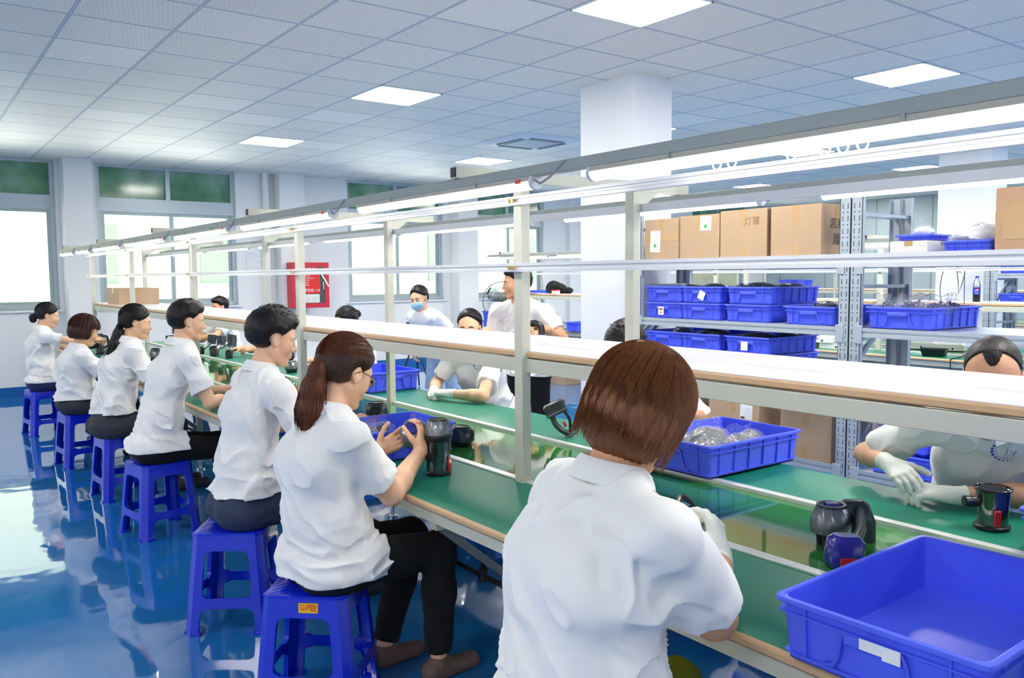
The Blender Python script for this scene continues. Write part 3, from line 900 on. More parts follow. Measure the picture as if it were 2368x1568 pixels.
def person(sp):
    """sp: dict describing one figure in world coordinates"""
    g = sp.get
    yaw = radians(g('yaw', 0)); f = Vector((cos(yaw), sin(yaw), 0)); l = Vector((-sin(yaw), cos(yaw), 0)); up = Vector((0, 0, 1))
    s = g('s', 1.0); gi = g('girth', 1.0)
    hip = Vector(sp['hip']); head = Vector(sp['head'])
    hy, hp, hr = [radians(v) for v in g('hrot', (0, 0, 0))]       # extra yaw (left +), pitch (down +), roll (right ear down +)
    RH = Matrix.Rotation(yaw + hy, 3, 'Z') @ Matrix.Rotation(hp, 3, 'Y') @ Matrix.Rotation(hr, 3, 'X')
    hx, hyv, hz = RH.col[0].copy(), RH.col[1].copy(), RH.col[2].copy()
    HA = (hx, hyv, hz); hs = g('hs', .97)
    def H(x, y, z): return head + (hx * x + hyv * y + hz * z) * hs
    step = g('step', .005)
    root = empty('person', (hip.x, hip.y, 0), label=sp['label'], cat='person', group=None)
    skin = g('skin', M_SKIN)
    # ---- spine
    cy_ = radians(g('chest_yaw', 0)) + yaw
    cl = Vector((-sin(cy_), cos(cy_), 0)); cf = Vector((cos(cy_), sin(cy_), 0))
    neck_top = H(-.022, 0, -.075)
    nb = g('neck') and Vector(g('neck')) or (head + (hz * -.155 + hx * -.03) * hs * .6 + (Vector((0, 0, -.155)) - cf * .045) * .4 * hs)
    P0 = hip; P3 = nb + Vector((0, 0, -.015))
    back = g('hunch', .03)
    P1 = P0.lerp(P3, .33) - cf * back * .8; P2 = P0.lerp(P3, .70) - cf * back
    sw = g('sw', .175) * s
    sh = P0.lerp(P3, .90) - cf * back * .3
    tl = radians(g('tilt', 0))   # right shoulder lower +
    slv = (cl * cos(tl) + up * sin(tl)).normalized()
    SR = sh - slv * sw + cf * g('shf', .015) + Vector(g('dSR', (0, 0, 0))); SL = sh + slv * sw + cf * g('shf', .015) + Vector(g('dSL', (0, 0, 0)))
    l1, l2 = .285 * s, .245 * s
    arms = []
    for side, S, key in ((1, SR, 'R'), (-1, SL, 'L')):
        a = g('arm' + key)
        if a is None:
            a = dict(w=tuple(S + cf * .15 + Vector((0, 0, -.35))), fd=tuple(cf), pn=(0, 0, -1))
        hint = a.get('hint', tuple(-cl * side * .8 - up * 1.0 - cf * .2))
        E, Wp = ik(S, a['w'], l1, l2, hint)
        if 'e' in a: E, Wp = Vector(a['e']), Vector(a['w'])
        arms.append((side, S, E, Wp, a))
    # ---- body (one surface)
    B = []
    hw = g('hw', .150) * gi
    B.append(tub(P0, P1, (hw * .80, .075 * gi), (.115 * gi, .070 * gi), cl, .04))
    B.append(tub(P1, P2, (.115 * gi, .070 * gi), (.130 * gi, .085 * gi), cl, .04))
    B.append(tub(P2, sh, (.130 * gi, .085 * gi), (.115 * gi, .065), cl, .04))
    B.append(cap(SR, SL, .045, .045, .05))
    B.append(cap(P3, neck_top, .056 * g('neckr', 1) * s, .050 * g('neckr', 1) * s, .03))
    B.append(cap(P3 + cl * .02, SL, .05, .042, .05)); B.append(cap(P3 - cl * .02, SR, .05, .042, .05))
    ar = g('armr', 1.0)
    gloveP = []
    for side, S, E, Wp, a in arms:
        B.append(cap(S, E, .046 * ar, .038 * ar, .03))
        fa = (E * .72 + Wp * .28)
        B.append(cap(E, fa, .037 * ar, .039 * ar, .02)); B.append(cap(fa, Wp, .039 * ar, .026, .02))
        hp_ = dict(side=side, curl=a.get('curl', (.5, .5, .55, .6)), thumb=a.get('thumb', .5), s=g('hand_s', .96) * s)
        if a.get('glove'):
            B.append(cap(Wp, Wp + nrm(a['fd']) * .035, .016, .012, .015))
            gloveP.append((hand_prims(Wp, a['fd'], a['pn'], infl=.003, **hp_), Wp, nrm(Wp - E)))
        else:
            B += hand_prims(Wp, a['fd'], a['pn'], **hp_)
    # head
    jw = g('jaw', 1.0); ck = g('cheek', 1.0)
    B += [ell(H(-.015, 0, .035), HA, (.096 * hs, .075 * hs, .083 * hs), .02),
          ell(H(.028, 0, -.015), HA, (.062 * hs, .060 * hs * ck, .085 * hs), .03)]
    for q in (1, -1):
        B.append(cap(H(-.008, .050 * q * jw, -.052), H(.066, .012 * q, -.098), .019 * hs, .017 * hs, .022))
        B.append(ell(H(.050, .037 * q, -.030), HA, (.030 * hs, .026 * ck * hs, .032 * hs), .02))
        B.append(cap(H(.080, .012 * q, .020), H(.066, .046 * q, .018), .0085 * hs, .008 * hs, .016))
    B += [ell(H(.072, 0, -.100), HA, (.018 * hs, .020 * hs, .015 * hs), .016),
          cap(H(.084, 0, .012), H(.101, 0, -.026), .0075 * hs, .0105 * hs, .012),
          ell(H(.1035, 0, -.031), HA, (.011 * hs, .012 * hs, .010 * hs), .008)]
    for q in (1, -1): B.append(ell(H(.094, .0125 * q, -.035), HA, (.009 * hs, .0075 * hs, .007 * hs), .006))
    for q in (1, -1): B.append((('e', A3(H(.099, .030 * q, -.001)), np.array([list(v) for v in HA], np.float32), A3((.016 * hs, .017 * hs, .012 * hs))), .014, {'sub': True}))
    # lids
    for q in (1, -1):
        B.append(cap(H(.0815, .018 * q, .0042), H(.075, .044 * q, .0040), .0060 * hs, .0050 * hs, .004))
        B.append(cap(H(.0805, .018 * q, -.0078), H(.074, .043 * q, -.0074), .0054 * hs, .0048 * hs, .005))
    # mouth
    B.append(ell(H(.078, 0, -.062), HA, (.020 * hs, .026 * hs, .022 * hs), .014))
    B.append(cap(H(.0955, .004, -.0585), H(.084, .021, -.0625), .0052 * hs, .0025 * hs, .003)); B.append(cap(H(.0955, -.004, -.0585), H(.084, -.021, -.0625), .0052 * hs, .0025 * hs, .003))
    B.append(cap(H(.0945, .008, -.0695), H(.0945, -.008, -.0695), .0058 * hs, .0058 * hs, .004))
    # ears
    for q in (1, -1):
        EA = (Matrix.Rotation(radians(-18), 3, hyv) @ hx, (hyv * q + hx * -.35).normalized(), Matrix.Rotation(radians(-18), 3, hyv) @ hz)
        B.append(ell(H(-.010, .0765 * q, -.006), EA, (.0185 * hs, .0085 * hs, .032 * hs), .006))
        B.append((('e', A3(H(-.004, .086 * q, -.002)), np.array([list(v) for v in EA], np.float32), A3((.0105 * hs, .006 * hs, .018 * hs))), .005, {'sub': True}))
        B.append(cap(H(-.004, .078 * q, -.030), H(-.002, .076 * q, -.034), .0075 * hs, .006 * hs, .006))
    # legs
    stand = g('stand')
    legs = []
    for side, key in ((1, 'R'), (-1, 'L')):
        hj = hip - l * side * .085 * gi + Vector((0, 0, -.01))
        if stand:
            ft = Vector(g('foot' + key, tuple(hip - l * side * .10)[:2] + (0,)))
            kn = hj.lerp(ft, .5) + f * .03; an = Vector((ft.x, ft.y, .08))
        else:
            kn = Vector(g('knee' + key, tuple(hip - l * side * .11 + f * .40 * s + Vector((0, 0, -.045)))))
            an = Vector(g('foot' + key, tuple(kn + f * .04 - up * kn.z))); an.z = .08
        toe = an + Vector(g('toe' + key, tuple(f * .15))); toe.z = .032
        heel = an - (toe - an).normalized() * .035; heel.z = .035
        legs.append((side, hj, kn, an, toe, heel))
        B += [cap(hj, kn, .050, .044, .04), cap(kn, kn.lerp(an, .35), .046, .048, .03), cap(kn.lerp(an, .35), an, .048, .031, .03),
              cap(heel, toe, .030, .026, .02)]
    lipc = [A3(H(.094, 0, -.0585)), A3(H(.094, 0, -.0695))]
    hxa, hya, hza = A3(hx), A3(hyv), A3(hz); ha = A3(head)
    def mf(c):
        q = c - ha; x = q @ hxa; y = q @ hya; z = q @ hza
        lip = (x > .079 * hs) & (np.abs(y) < .022) & (z < -.0535 * hs) & (z > -.0755 * hs) & (np.abs(y) < .022 - np.abs(z + .0635 * hs) * .9)
        brow = (x > .055) & (np.abs(y) > .014) & (np.abs(y) < .046) & (z > (.0165 - np.abs(np.abs(y) - .028) * .22) * hs) & (z < (.0235 - np.abs(np.abs(y) - .028) * .35) * hs)
        return lip * 1 + brow * 2
    body = sdf_mesh('body', B, step, [skin, M_LIP, g('browm', M_HAIRK)], root, mfn=mf)
    # ---- eyes
    for q in (1, -1):
        e = MB(); c0 = H(.0745, .031 * q, -.0015)
        prof = [(.0125 * math.sin(t), -.0125 * math.cos(t)) for t in [pi * k / 10 for k in range(1, 10)]]
        M_ = Matrix.Translation(c0) @ RH.to_4x4() @ Matrix.Rotation(pi / 2, 4, 'Y')
        e.T = M_; e.lathe(prof, 16)
        e.cur = 1; e.lathe([(.0072, .0104), (.0060, .0122), (.0002, .0132)], 12)
        o = e.build('eye', [M_EYEW, M_IRIS], body, smooth=True, angle=180)
        o.data.transform(parent_world(body).inverted())
    # ---- gloves
    for gp, Wp, dr in gloveP:
        w0 = Wp - dr * .045
        pr = gp + [cap(w0, Wp, .031, .028, .012, cut=[(A3(w0), A3(-dr))])]
        pr.append(cap(w0 + dr * .004, w0 + dr * .008, .033, .033, .003, cut=[(A3(w0 - dr * .0), A3(-dr)), (A3(w0 + dr * .014), A3(dr))]))
        go = sdf_mesh('glove', pr, min(step, .004), M_GLOVE, root)
    # ---- shirt
    if g('shirt', True):
        S_ = []; th = .011
        sg = g('sgirth', 1.0) * gi
        hemz = g('hemz', hip.z - .045)
        low = Vector((P0.x, P0.y, hemz - .06)) + cf * g('hemf', 0)
        S_.append(tub(low, P1, (hw * 1.02 + .012, .112 * gi + .012), ((.142 + th) * sg, (.100 + th) * sg), cl, .03))
        S_.append(tub(P1, P2, ((.142 + th) * sg, (.100 + th) * sg), ((.150 + th) * sg, (.106 + th) * sg), cl, .05))
        S_.append(tub(P2, sh, ((.150 + th) * sg, (.106 + th) * sg), (.130 + th, .080 + th), cl, .05))
        S_.append(cap(SR, SL, .054, .054, .035))
        S_.append(cap(P3 + cl * .03, SL, .056, .052, .05)); S_.append(cap(P3 - cl * .03, SR, .056, .052, .05))
        S_.append(tub(hip + Vector((0, 0, .10)), hip - Vector((0, 0, .02)), (hw * .98 + .013, .105 * gi + .013), (hw * 1.05 + .013, .118 * gi + .013), l, .03))
        if not stand:
            for q_ in (1, -1):
                S_.append(ell(hip - f * .055 * gi - l * .07 * gi * q_ + Vector((0, 0, -.015)), (f, l, up), (.10 * gi + .012, .10 * gi + .012, .085 + .010), .04))
                S_.append(cap(hip - l * .085 * gi * q_ + Vector((0, 0, -.01)), hip - l * .09 * gi * q_ + f * .14 + Vector((0, 0, -.015)), (.084 * gi + .013), (.080 * gi + .012), .03, cut=[(A3(hip + f * .13), A3(f))]))
        if g('bust'):
            for q in (1, -1): S_.append(ell(P2 + cf * .075 - cl * .07 * q + up * .0, (cf, cl, up), (.07, .07, .075), .06))
        for side, S, E, Wp, a in arms:
            d = (E - S).normalized(); fr = g('sleeve', .70); e = S + d * (E - S).length * fr
            drop = Vector((0, 0, -1)); drop = (drop - d * drop.dot(d)) * .014
            S_.append(cap(S, e + d * .06 + drop, .058 * ar, .070 * ar * g('slw', 1), .03, cut=[(A3(e), A3(d))]))
        amp = g('fold', .014); off = g('seed', 1) * 3.7
        cfa, cla = A3(cf), A3(cl); p0a = A3(P0); spn = A3((P3 - P0).normalized())
        hz_ = hemz
        folds = g('folds', [])
        fl = [(A3(a_), A3(b_), w_, h_) for a_, b_, w_, h_ in folds]
        nt_ = A3(neck_top); P3a = A3(P3); nd = A3((neck_top - P3).normalized())
        def post(p, d):
            q = p - p0a; u = q @ cla; v = q @ cfa; w = q @ spn
            m_ = np.abs(d) < .06
            if m_.any():
                uu, vv, ww = u[m_], v[m_], w[m_]
                wx = vnoise(np.stack([uu * 5 + off, vv * 5, ww * 4], 1)); wy = vnoise(np.stack([uu * 4, vv * 5 + off, ww * 5 + 9], 1))
                low_ = np.clip(1.0 - ww / .22, 0, 1)         # crumple near the waist
                n1 = vnoise(np.stack([uu * 9 + wx * 3 + off, vv * 9 + wy * 3, ww * 4.5 + wy * 2.2], 1))
                n2 = vnoise(np.stack([uu * 6 + wx * 2, vv * 6 + off, ww * 22 + wx * 5], 1))
                n3 = vnoise(np.stack([uu * 22 + wx * 5, vv * 22 + off, ww * 12 + wy * 5], 1))
                rid = 1 - np.abs(2 * n1 - 1) * 1.6; rid2 = 1 - np.abs(2 * n2 - 1) * 1.6
                up_ = np.clip(1.25 - ww / .62, .25, 1)
                n4 = vnoise(np.stack([uu * 13 - ww * 9 + wx * 2 + off, vv * 10, ww * 5 + uu * 6], 1)); rid4 = np.clip(1 - np.abs(2 * n4 - 1) * 2.2, 0, 1) ** 1.5
                disp = amp * (rid * .75 * up_ + rid4 * .8 + low_ * rid2 * 1.3 + (n3 - .5) * .4 - .45)
                d[m_] = d[m_] - disp
            for a_, b_, w_, h_ in fl:
                ab = b_ - a_; t = np.clip(((p - a_) @ ab) / float(ab @ ab), 0, 1)
                r = np.linalg.norm(p - a_ - t[:, None] * ab, axis=1)
                d = d - h_ * np.exp(-(r / w_) ** 2) * np.sin(np.pi * np.clip(t, .05, .95))
            d = np.maximum(d, (hz_ + .004 * np.sin(u * 30 + off)) - p[:, 2] + 0)
            t_ = (p - P3a) @ nd
            rr = np.linalg.norm(p - P3a - t_[:, None] * nd, axis=1)
            d = np.where(t_ > .0, np.maximum(d, np.minimum(.058 * s - rr, .05) * 1.0), d)
            d = np.where(rr < .11, np.maximum(d, t_ - .055), d)
            return d
        shirt = sdf_mesh('shirt', S_, step, g('shirtm', M_SHIRT), root, post=post, pad=.04)
        # polo collar
        if g('collar', True):
            ca = P3 + (neck_top - P3).normalized() * .024 * s; axn = (neck_top - P3).normalized()
            fx = (cf - axn * cf.dot(axn)).normalized(); fy = axn.cross(fx)
            prof = [(.000, -.012), (.001, .030), (.006, .036), (.012, .030), (.024, .002), (.030, -.012), (.026, -.014), (.018, -.002), (.006, .022), (.004, -.012)]
            loops = []; nseg = 44
            for k in range(nseg + 1):
                a_ = radians(14) + (2 * pi - radians(28)) * k / nseg
                fr = max(0.0, cos(a_)) ** 2
                lo_ = []
                for (dr, h) in prof:
                    ext = (1 + .55 * fr * (1 if dr > .015 else 0))
                    r_ = (.063 * s * g('neckr', 1) + dr * ext)
                    h_ = h * (1 if h > 0 else 1) - (.030 * fr * (dr / .03)) - .022 * fr
                    lo_.append(ca + fx * cos(a_) * (r_ + .008) + fy * sin(a_) * r_ + axn * h_)
                loops.append(lo_)
            cm = MB(); cm.loft(loops); co = cm.build('collar', g('shirtm', M_SHIRT), shirt, smooth=True, angle=70)
            co.data.transform(parent_world(shirt).inverted())
        if g('logo'):
            jy_logo(shirt, P2 + up * .06, cf, cl, g('logo'))
    # ---- trousers
    T = []
    tg = 1.0
    T.append(tub(hip + Vector((0, 0, .10)), hip - Vector((0, 0, .02)), (hw * .98, .105 * gi), (hw * 1.05, .118 * gi), l, .04, cut=[(A3((0, 0, hip.z + .12)), A3((0, 0, 1)))]))
    if not stand:
        for q_ in (1, -1): T.append(ell(hip - f * .055 * gi - l * .07 * gi * q_ + Vector((0, 0, -.015)), (f, l, up), (.10 * gi, .10 * gi, .085), .05))
    for side, hj, kn, an, toe, heel in legs:
        if stand and g('shorts'):
            d = (kn - hj).normalized(); e = hj.lerp(kn, .9)
            T.append(cap(hj, kn + d * .05, .088 * gi, .085, .03, cut=[(A3(e), A3(d))]))
        else:
            d = (an - kn).normalized(); e = kn.lerp(an, .93)
            T.append(cap(hj, kn, .084 * gi, .064, .05))
            T.append(cap(kn, kn.lerp(an, .4), .063, .062, .03)); T.append(cap(kn.lerp(an, .4), an + d * .05, .060, .046, .03, cut=[(A3(e), A3(d))]))
    if not stand:
        zs = hip.z - .10
        T = [(p_, k_, (o_ or {})) for p_, k_, o_ in T]
    ta = g('tfold', .004)
    seatz = g('seatz', -1)
    hz2 = g('hemz', hip.z - .045) + .055; fa_ = A3(f); ha_ = A3(hip)
    def tpost(p, d):
        n1 = vnoise(p * A3((14, 14, 20)) + 5); n2 = vnoise(p * A3((32, 32, 40)) + 1)
        d = d - ta * ((1 - np.abs(2 * n1 - 1) * 1.5) + .4 * n2)
        if g('shirt', True): d = np.where(((p - ha_) @ fa_) < .05, np.maximum(d, p[:, 2] - hz2), d)
        if seatz > 0:
            near = (np.abs(p[:, 0] - hip.x) < .17) & (np.abs(p[:, 1] - hip.y) < .17)
            d = np.where(near, np.maximum(d, seatz + .001 - p[:, 2]), d)
        return d
    sdf_mesh(g('trousern', 'trousers'), T, max(step, .006), g('trouserm'), root, post=tpost)
    # shoes
    if g('shoem'):
        for side, hj, kn, an, toe, heel in legs:
            pr = [cap(heel, toe, .040, .034, .02, cut=[(A3((0, 0, .002)), A3((0, 0, -1)))]), cap(an + Vector((0, 0, -.02)), heel.lerp(toe, .3), .042, .036, .02, cut=[(A3((0, 0, .095)), A3((0, 0, 1)))])]
            sh_ = sdf_mesh('shoe', pr, .005, g('shoem'), root)
    # ---- hair
    hair(g('hair', 'short'), root, body, H, HA, hs, sp)
    if g('mask'):
        face_mask(root, H, HA, hs)
    if g('glasses'):
        mb = MB()
        for q in (1, -1):
            mb.tube([H(.098 - .012 * abs(cos(t)) ** 2 * (1 if cos(t) * q > 0 else 0), .034 * q + .023 * cos(t), .0 + .016 * sin(t) - .006) for t in [2 * pi * k / 20 for k in range(20)]], .0011, 6, closed=True)
            mb.tube([H(.088, .057 * q, .002), H(.06, .074 * q, .004), H(.0, .082 * q, .006), H(-.022, .080 * q, -.01)], .0016, 6)
        mb.tube([H(.098, .011, -.002), H(.102, 0, .001), H(.098, -.011, -.002)], .0012, 6)
        gl = mb.build('glasses', M_BLACK, root, smooth=True); gl.data.transform(parent_world(root).inverted())
        for q in (1, -1):
            lm = MB().add([H(.092, .034 * q, -.006)] + [H(.093, .034 * q + .022 * cos(2 * pi * k / 20), -.006 + .0155 * sin(2 * pi * k / 20)) for k in range(20)], [(0, k + 1, (k + 1) % 20 + 1) for k in range(20)])
            lo_ = lm.build('lens', M_CLEAR, gl, smooth=True); lo_.data.transform(parent_world(gl).inverted())
    return root

def hair(kind, root, body, H, HA, hs, sp):
    hx, hy, hz = HA; rnd = random.Random(sp.get('seed', 1) * 17 + 3)
    ha = A3(H(0, 0, 0)); X, Y, Z = A3(hx), A3(hy), A3(hz)
    m_ = sp.get('hairm', M_HAIRK)
    def lc(p):
        q = (p - ha) / hs
        return q @ X, q @ Y, q @ Z
    P = []; th = sp.get('hair_th', .012)
    P.append(ell(H(-.017, 0, .037), HA, ((.096 + th) * hs, (.075 + th) * hs, (.083 + th) * hs), .0))
    P.append(ell(H(-.035, 0, -.01), HA, ((.075 + th * .7) * hs, (.066 + th * .7) * hs, (.075) * hs), .03))
    front = sp.get('front', .050); step = sp.get('hstep', .0045)
    if kind in ('short', 'buzz'):
        P.append(ell(H(.03, 0, .085), HA, (.055 * hs, .062 * hs, (.035 if kind == 'short' else .03) * hs), .03)) if kind == 'short' else None
        def post(p, d):
            x, y, z = lc(p)
            # hairline: forehead, temples, around the ear, nape
            hl = np.where(x > .02, .052 + (x - .055) * .55 + np.abs(y) * -.1, -.1)
            if kind == 'buzz': hl = np.where(x > .0, np.maximum(.112 - .9 * np.abs(np.abs(y) - .034), .090) + .008 * vnoise(p * 90), -.1)
            side_ = .012 + 1.1 * np.clip(x - .012, 0, 1)                        # sideburn edge
            cutf = np.where(x > .012, np.maximum(hl, np.minimum(side_ + .0, .06)) - z, -.2)
            earc = .030 - np.sqrt((x + .006) ** 2 + (z + .004) ** 2)
            earc = np.where(np.abs(y) > .055, earc, -.2)
            nape = (-.068 + .35 * np.clip(x + .06, 0, 1)) - z
            cut = np.maximum(np.maximum(cutf, earc), nape)
            n = vnoise(p * 60 + 3); n2 = vnoise(p * 130 + 9)
            fade = np.clip((z + .07) / .09, .0, 1)
            dd = d + (1 - fade) * (th * .85) - (n * .004 + n2 * .0025) * (1 if kind == 'short' else .2)
            return np.maximum(dd + th * .8 * np.clip(1 + cut / .03, 0, 1), cut * .8)
    elif kind == 'tied':
        def post(p, d):
            x, y, z = lc(p)
            hl = .058 + sp.get('hl', 0) + (x - .06) * .6 - np.abs(y) * .35
            cutf = np.where(x > .010 - .3 * np.clip(z, 0, 1), hl - z, -.2)
            cutf = np.maximum(cutf, np.where((x > .03) & (z < .02), .02 - z, -.2)) if not sp.get('fringe') else np.maximum(np.where(x > .06, -.002 + .2 * np.abs(y) - z, -.2), np.where((x > .015) & (np.abs(y) > .0), (.0 - .0) - z - .0, -.2))
            earc = np.where(np.abs(y) > .055, .026 - np.sqrt((x + .002) ** 2 + (z + .012) ** 2), -.2)
            nape = (-.055 + .6 * np.clip(x + .05, 0, 1)) - z
            cut = np.maximum(np.maximum(cutf, earc), nape)
            ang = np.arctan2(z - .01, y)
            n = vnoise(np.stack([ang * 22, x * 9, y * 9], 1))
            return np.maximum(d - n * .0035 + th * .75 * np.clip(1 + cut / .022, 0, 1), cut * .8)
    elif kind == 'bob':
        lo_ = sp.get('bob_low', -.085)
        P.append(ell(H(-.020, 0, -.02), HA, ((.092 + th) * hs, (.082 + th) * hs, .095 * hs), .03))
        def post(p, d):
            x, y, z = lc(p)
            cutf = np.where(x > .035 + .35 * np.clip(.06 - z, 0, .2) * (np.abs(y) < .06) * 0, (.030 if sp.get('fringe') else .058) - z + .0, -.2)
            side_ = np.where(np.abs(y) > .045, x - sp.get('bob_front', .045) - .15 * np.clip(z, -.1, .05), -.2)
            side_ = np.where(z < .04, side_, -.2)
            inner = np.where((z < .02) & (x > -.02) , (.06 - np.abs(y)), -.2)
            low = (lo_ + .15 * (x + .03)) - z
            cut = np.maximum(np.maximum(cutf, side_), np.maximum(low, inner * .7))
            n = vnoise(np.stack([np.arctan2(y, x + .03) * 13, z * 6, x * 4], 1)); n2 = vnoise(np.stack([np.arctan2(y, x + .03) * 34, z * 9, x * 4], 1))
            return np.maximum(d - n * .006 - n2 * .004, cut * .8)
    ho = sdf_mesh('hair', P, step, m_, root, post=post)
    # strands
    mb = MB(); T = parent_world(root).inverted()
    def ellp(th_, ph, e=.0):   # point on hair cap: azimuth th_ (0 front), polar ph from crown
        r = th + e
        return H(-.017 + (.096 + r) * cos(th_) * sin(ph), (.075 + r) * sin(th_) * sin(ph), .037 + (.083 + r) * cos(ph))
    if kind == 'short' and sp.get('spiky', True):
        nst = sp.get('nst', 500)
        for _ in range(nst):
            a, ph = rnd.uniform(-pi, pi), rnd.uniform(.02, 1.35)
            if abs(a) < .7 and ph > 1.0: continue
            p = ellp(a, ph, -.004); n = (p - H(-.017, 0, .037)).normalized()
            L = rnd.uniform(.012, .026) * (1.2 if ph < .8 else .7); flow = (n * .55 + hx * (.75 if ph < 1.1 else -.1) - hz * (.5 if ph > .9 else .0) + Vector((rnd.uniform(-.3, .3), rnd.uniform(-.3, .3), rnd.uniform(-.3, .3)))).normalized()
            mb.tube([p, p + (n * .5 + flow * .5) * L * .5, p + flow * L], [.0013, .001, .0002], 3, cap=False)
    if kind in ('tied', 'bob'):
        # combed strands lying over the cap
        tie = sp.get('tie')
        tp = H(*tie) if tie else None
        for _ in range(sp.get('nst', 260)):
            a, ph = rnd.uniform(-pi, pi), rnd.uniform(.1, 1.45)
            if abs(a) < 1.0 and ph > .95: continue
            if kind == 'tied' and abs(abs(a) - 1.6) < .35 and ph > 1.35: continue
            pts = []; n0 = 6
            if kind == 'tied' and tp is not None:
                p = ellp(a, ph, .0035); c0 = H(-.017, 0, .037)
                for k in range(n0 + 1):
                    t = k / n0; q = p.lerp(tp, t); v = (q - c0)
                    lx, ly, lz = v.dot(hx), v.dot(hy), v.dot(hz)
                    rr = math.sqrt((lx / ((.096 + th + .004) * hs)) ** 2 + (ly / ((.075 + th + .004) * hs)) ** 2 + (lz / ((.083 + th + .004) * hs)) ** 2)
                    if rr > 1e-3 and t < .9 and rr < 1: v = v / rr
                    pts.append(c0 + v + Vector([rnd.gauss(0, .0006) for _ in range(3)]))
            else:
                ph0 = rnd.uniform(.02, .5); st = .0125
                for k in range(n0 + 1):
                    t = k / n0; ph_ = ph0 + t * (1.62 - ph0)
                    pts.append(ellp(a, ph_, st + .002))
                e = pts[-1]
                if abs(a) > .9:
                    drop = rnd.uniform(.05, .10) if sp.get('bob_low', -.085) > -.1 else rnd.uniform(.08, .13)
                    for k in range(1, 4): pts.append(e - hz * drop * k / 3 * hs + Vector([rnd.gauss(0, .0015) for _ in range(3)]) - (e - H(-.02, 0, 0)).normalized() * .004 * k)
            mb.tube(pts, [.0011] * (len(pts) - 1) + [.0004], 3, cap=False)
    if sp.get('pony'):
        # pony: list of world points with radii
        pts = sp['pony']; PP = []
        if sp.get('ponyw'):
            inv = Matrix((hx, hy, hz)); o0 = H(0, 0, 0)
            pts = [pts[0]] + [(tuple((inv @ (Vector(c_) - o0)) / hs), r_) for c_, r_ in sp['ponyw']]
        for i in range(len(pts) - 1):
            (a, ra), (b, rb) = pts[i], pts[i + 1]
            PP.append(cap(H(*a), H(*b), ra, rb, .015))
        def ppost(p, d):
            x, y, z = lc(p)
            n = vnoise(np.stack([np.arctan2(y, x + .13) * 9, z * 14, x * 50], 1)); n2 = vnoise(np.stack([x * 120, y * 120, z * 16], 1))
            return d - n * .006 - n2 * .004
        sdf_mesh('ponytail' if not sp.get('bun') else 'hair_bun', PP, .0045, sp.get('ponym', m_), ho, post=ppost)
        e = MB().tube([H(*pts[0][0]) + (hy * cos(t) + hz * sin(t)) * (pts[0][1] + .004) * 1.0 for t in [2 * pi * k / 14 for k in range(14)]], .005, 6, closed=True)
        eo = e.build('hair_tie', M_BLACK, ho, smooth=True); eo.data.transform(parent_world(ho).inverted())
        if not sp.get('bun'):
            fine = []
            for i in range(len(pts) - 1):
                A_, B_, C_, D_ = (Vector(pts[max(i - 1, 0)][0]), Vector(pts[i][0]), Vector(pts[i + 1][0]), Vector(pts[min(i + 2, len(pts) - 1)][0]))
                for j in range(3):
                    u = j / 3; w0 = ((2 * u - u * u) * u - u) / 2; w1 = (3 * u ** 3 - 5 * u * u + 2) / 2; w2 = (-3 * u ** 3 + 4 * u * u + u) / 2; w3 = (u ** 3 - u * u) / 2
                    fine.append((tuple(A_ * w0 + B_ * w1 + C_ * w2 + D_ * w3), pts[i][1] * (1 - u) + pts[i + 1][1] * u))
            fine.append(pts[-1]); pts = fine
            for _ in range(sp.get('npony', 200)):
                ang = rnd.uniform(0, 2 * pi); q = []
                rr = rnd.uniform(.75, 1.12); ext = rnd.uniform(-.01, .03); jj = rnd.gauss(0, .003)
                for i, (c, r) in enumerate(pts):
                    cc = H(*c); j = jj * (i / len(pts)) * 3
                    q.append(cc + (Vector((1, 0, 0)) * cos(ang) + Vector((0, 1, 0)) * sin(ang)) * (r * rr + j))
                q.append(q[-1] - Vector((0, 0, 1)) * ext + (q[-1] - q[-2]) * .3)
                mb.tube(q, [.0012] * (len(q) - 1) + [.0003], 3, cap=False)
    if mb.v:
        st = mb.build('hair_strands', sp.get('ponym', m_), ho, smooth=True); st.data.transform(parent_world(ho).inverted())
        st['kind'] = 'stuff'

def face_mask(root, H, HA, hs):
    P = [ell(H(.060, 0, -.055), HA, (.052 * hs, .062 * hs, .052 * hs), 0)]
    ha = A3(H(0, 0, 0)); X, Y, Z = A3(HA[0]), A3(HA[1]), A3(HA[2])
    def post(p, d):
        q = (p - ha) / hs; x, y, z = q @ X, q @ Y, q @ Z
        d = np.abs(d - .004) - .0018 - .0012 * np.sin(z * 420) * (np.abs(y) < .05)
        return np.maximum(np.maximum(d, z + .012 + np.abs(y) * .22), .030 + .3 * np.abs(y) - x)
    o = sdf_mesh('face_mask', P, .003, mat('mask_blue', (150, 204, 236), .7), root, post=post)
    mb = MB()
    for q in (1, -1):
        mb.tube([H(.060, .058 * q, -.025), H(.03, .076 * q, -.010), H(-.012, .086 * q, .022), H(-.020, .084 * q, -.005)], .0012, 5)
        mb.tube([H(.052, .056 * q, -.075), H(.02, .074 * q, -.05), H(-.012, .084 * q, -.035)], .0012, 5)
    e = mb.build('ear_loop', M_PAPER, o, smooth=True); e.data.transform(parent_world(o).inverted())

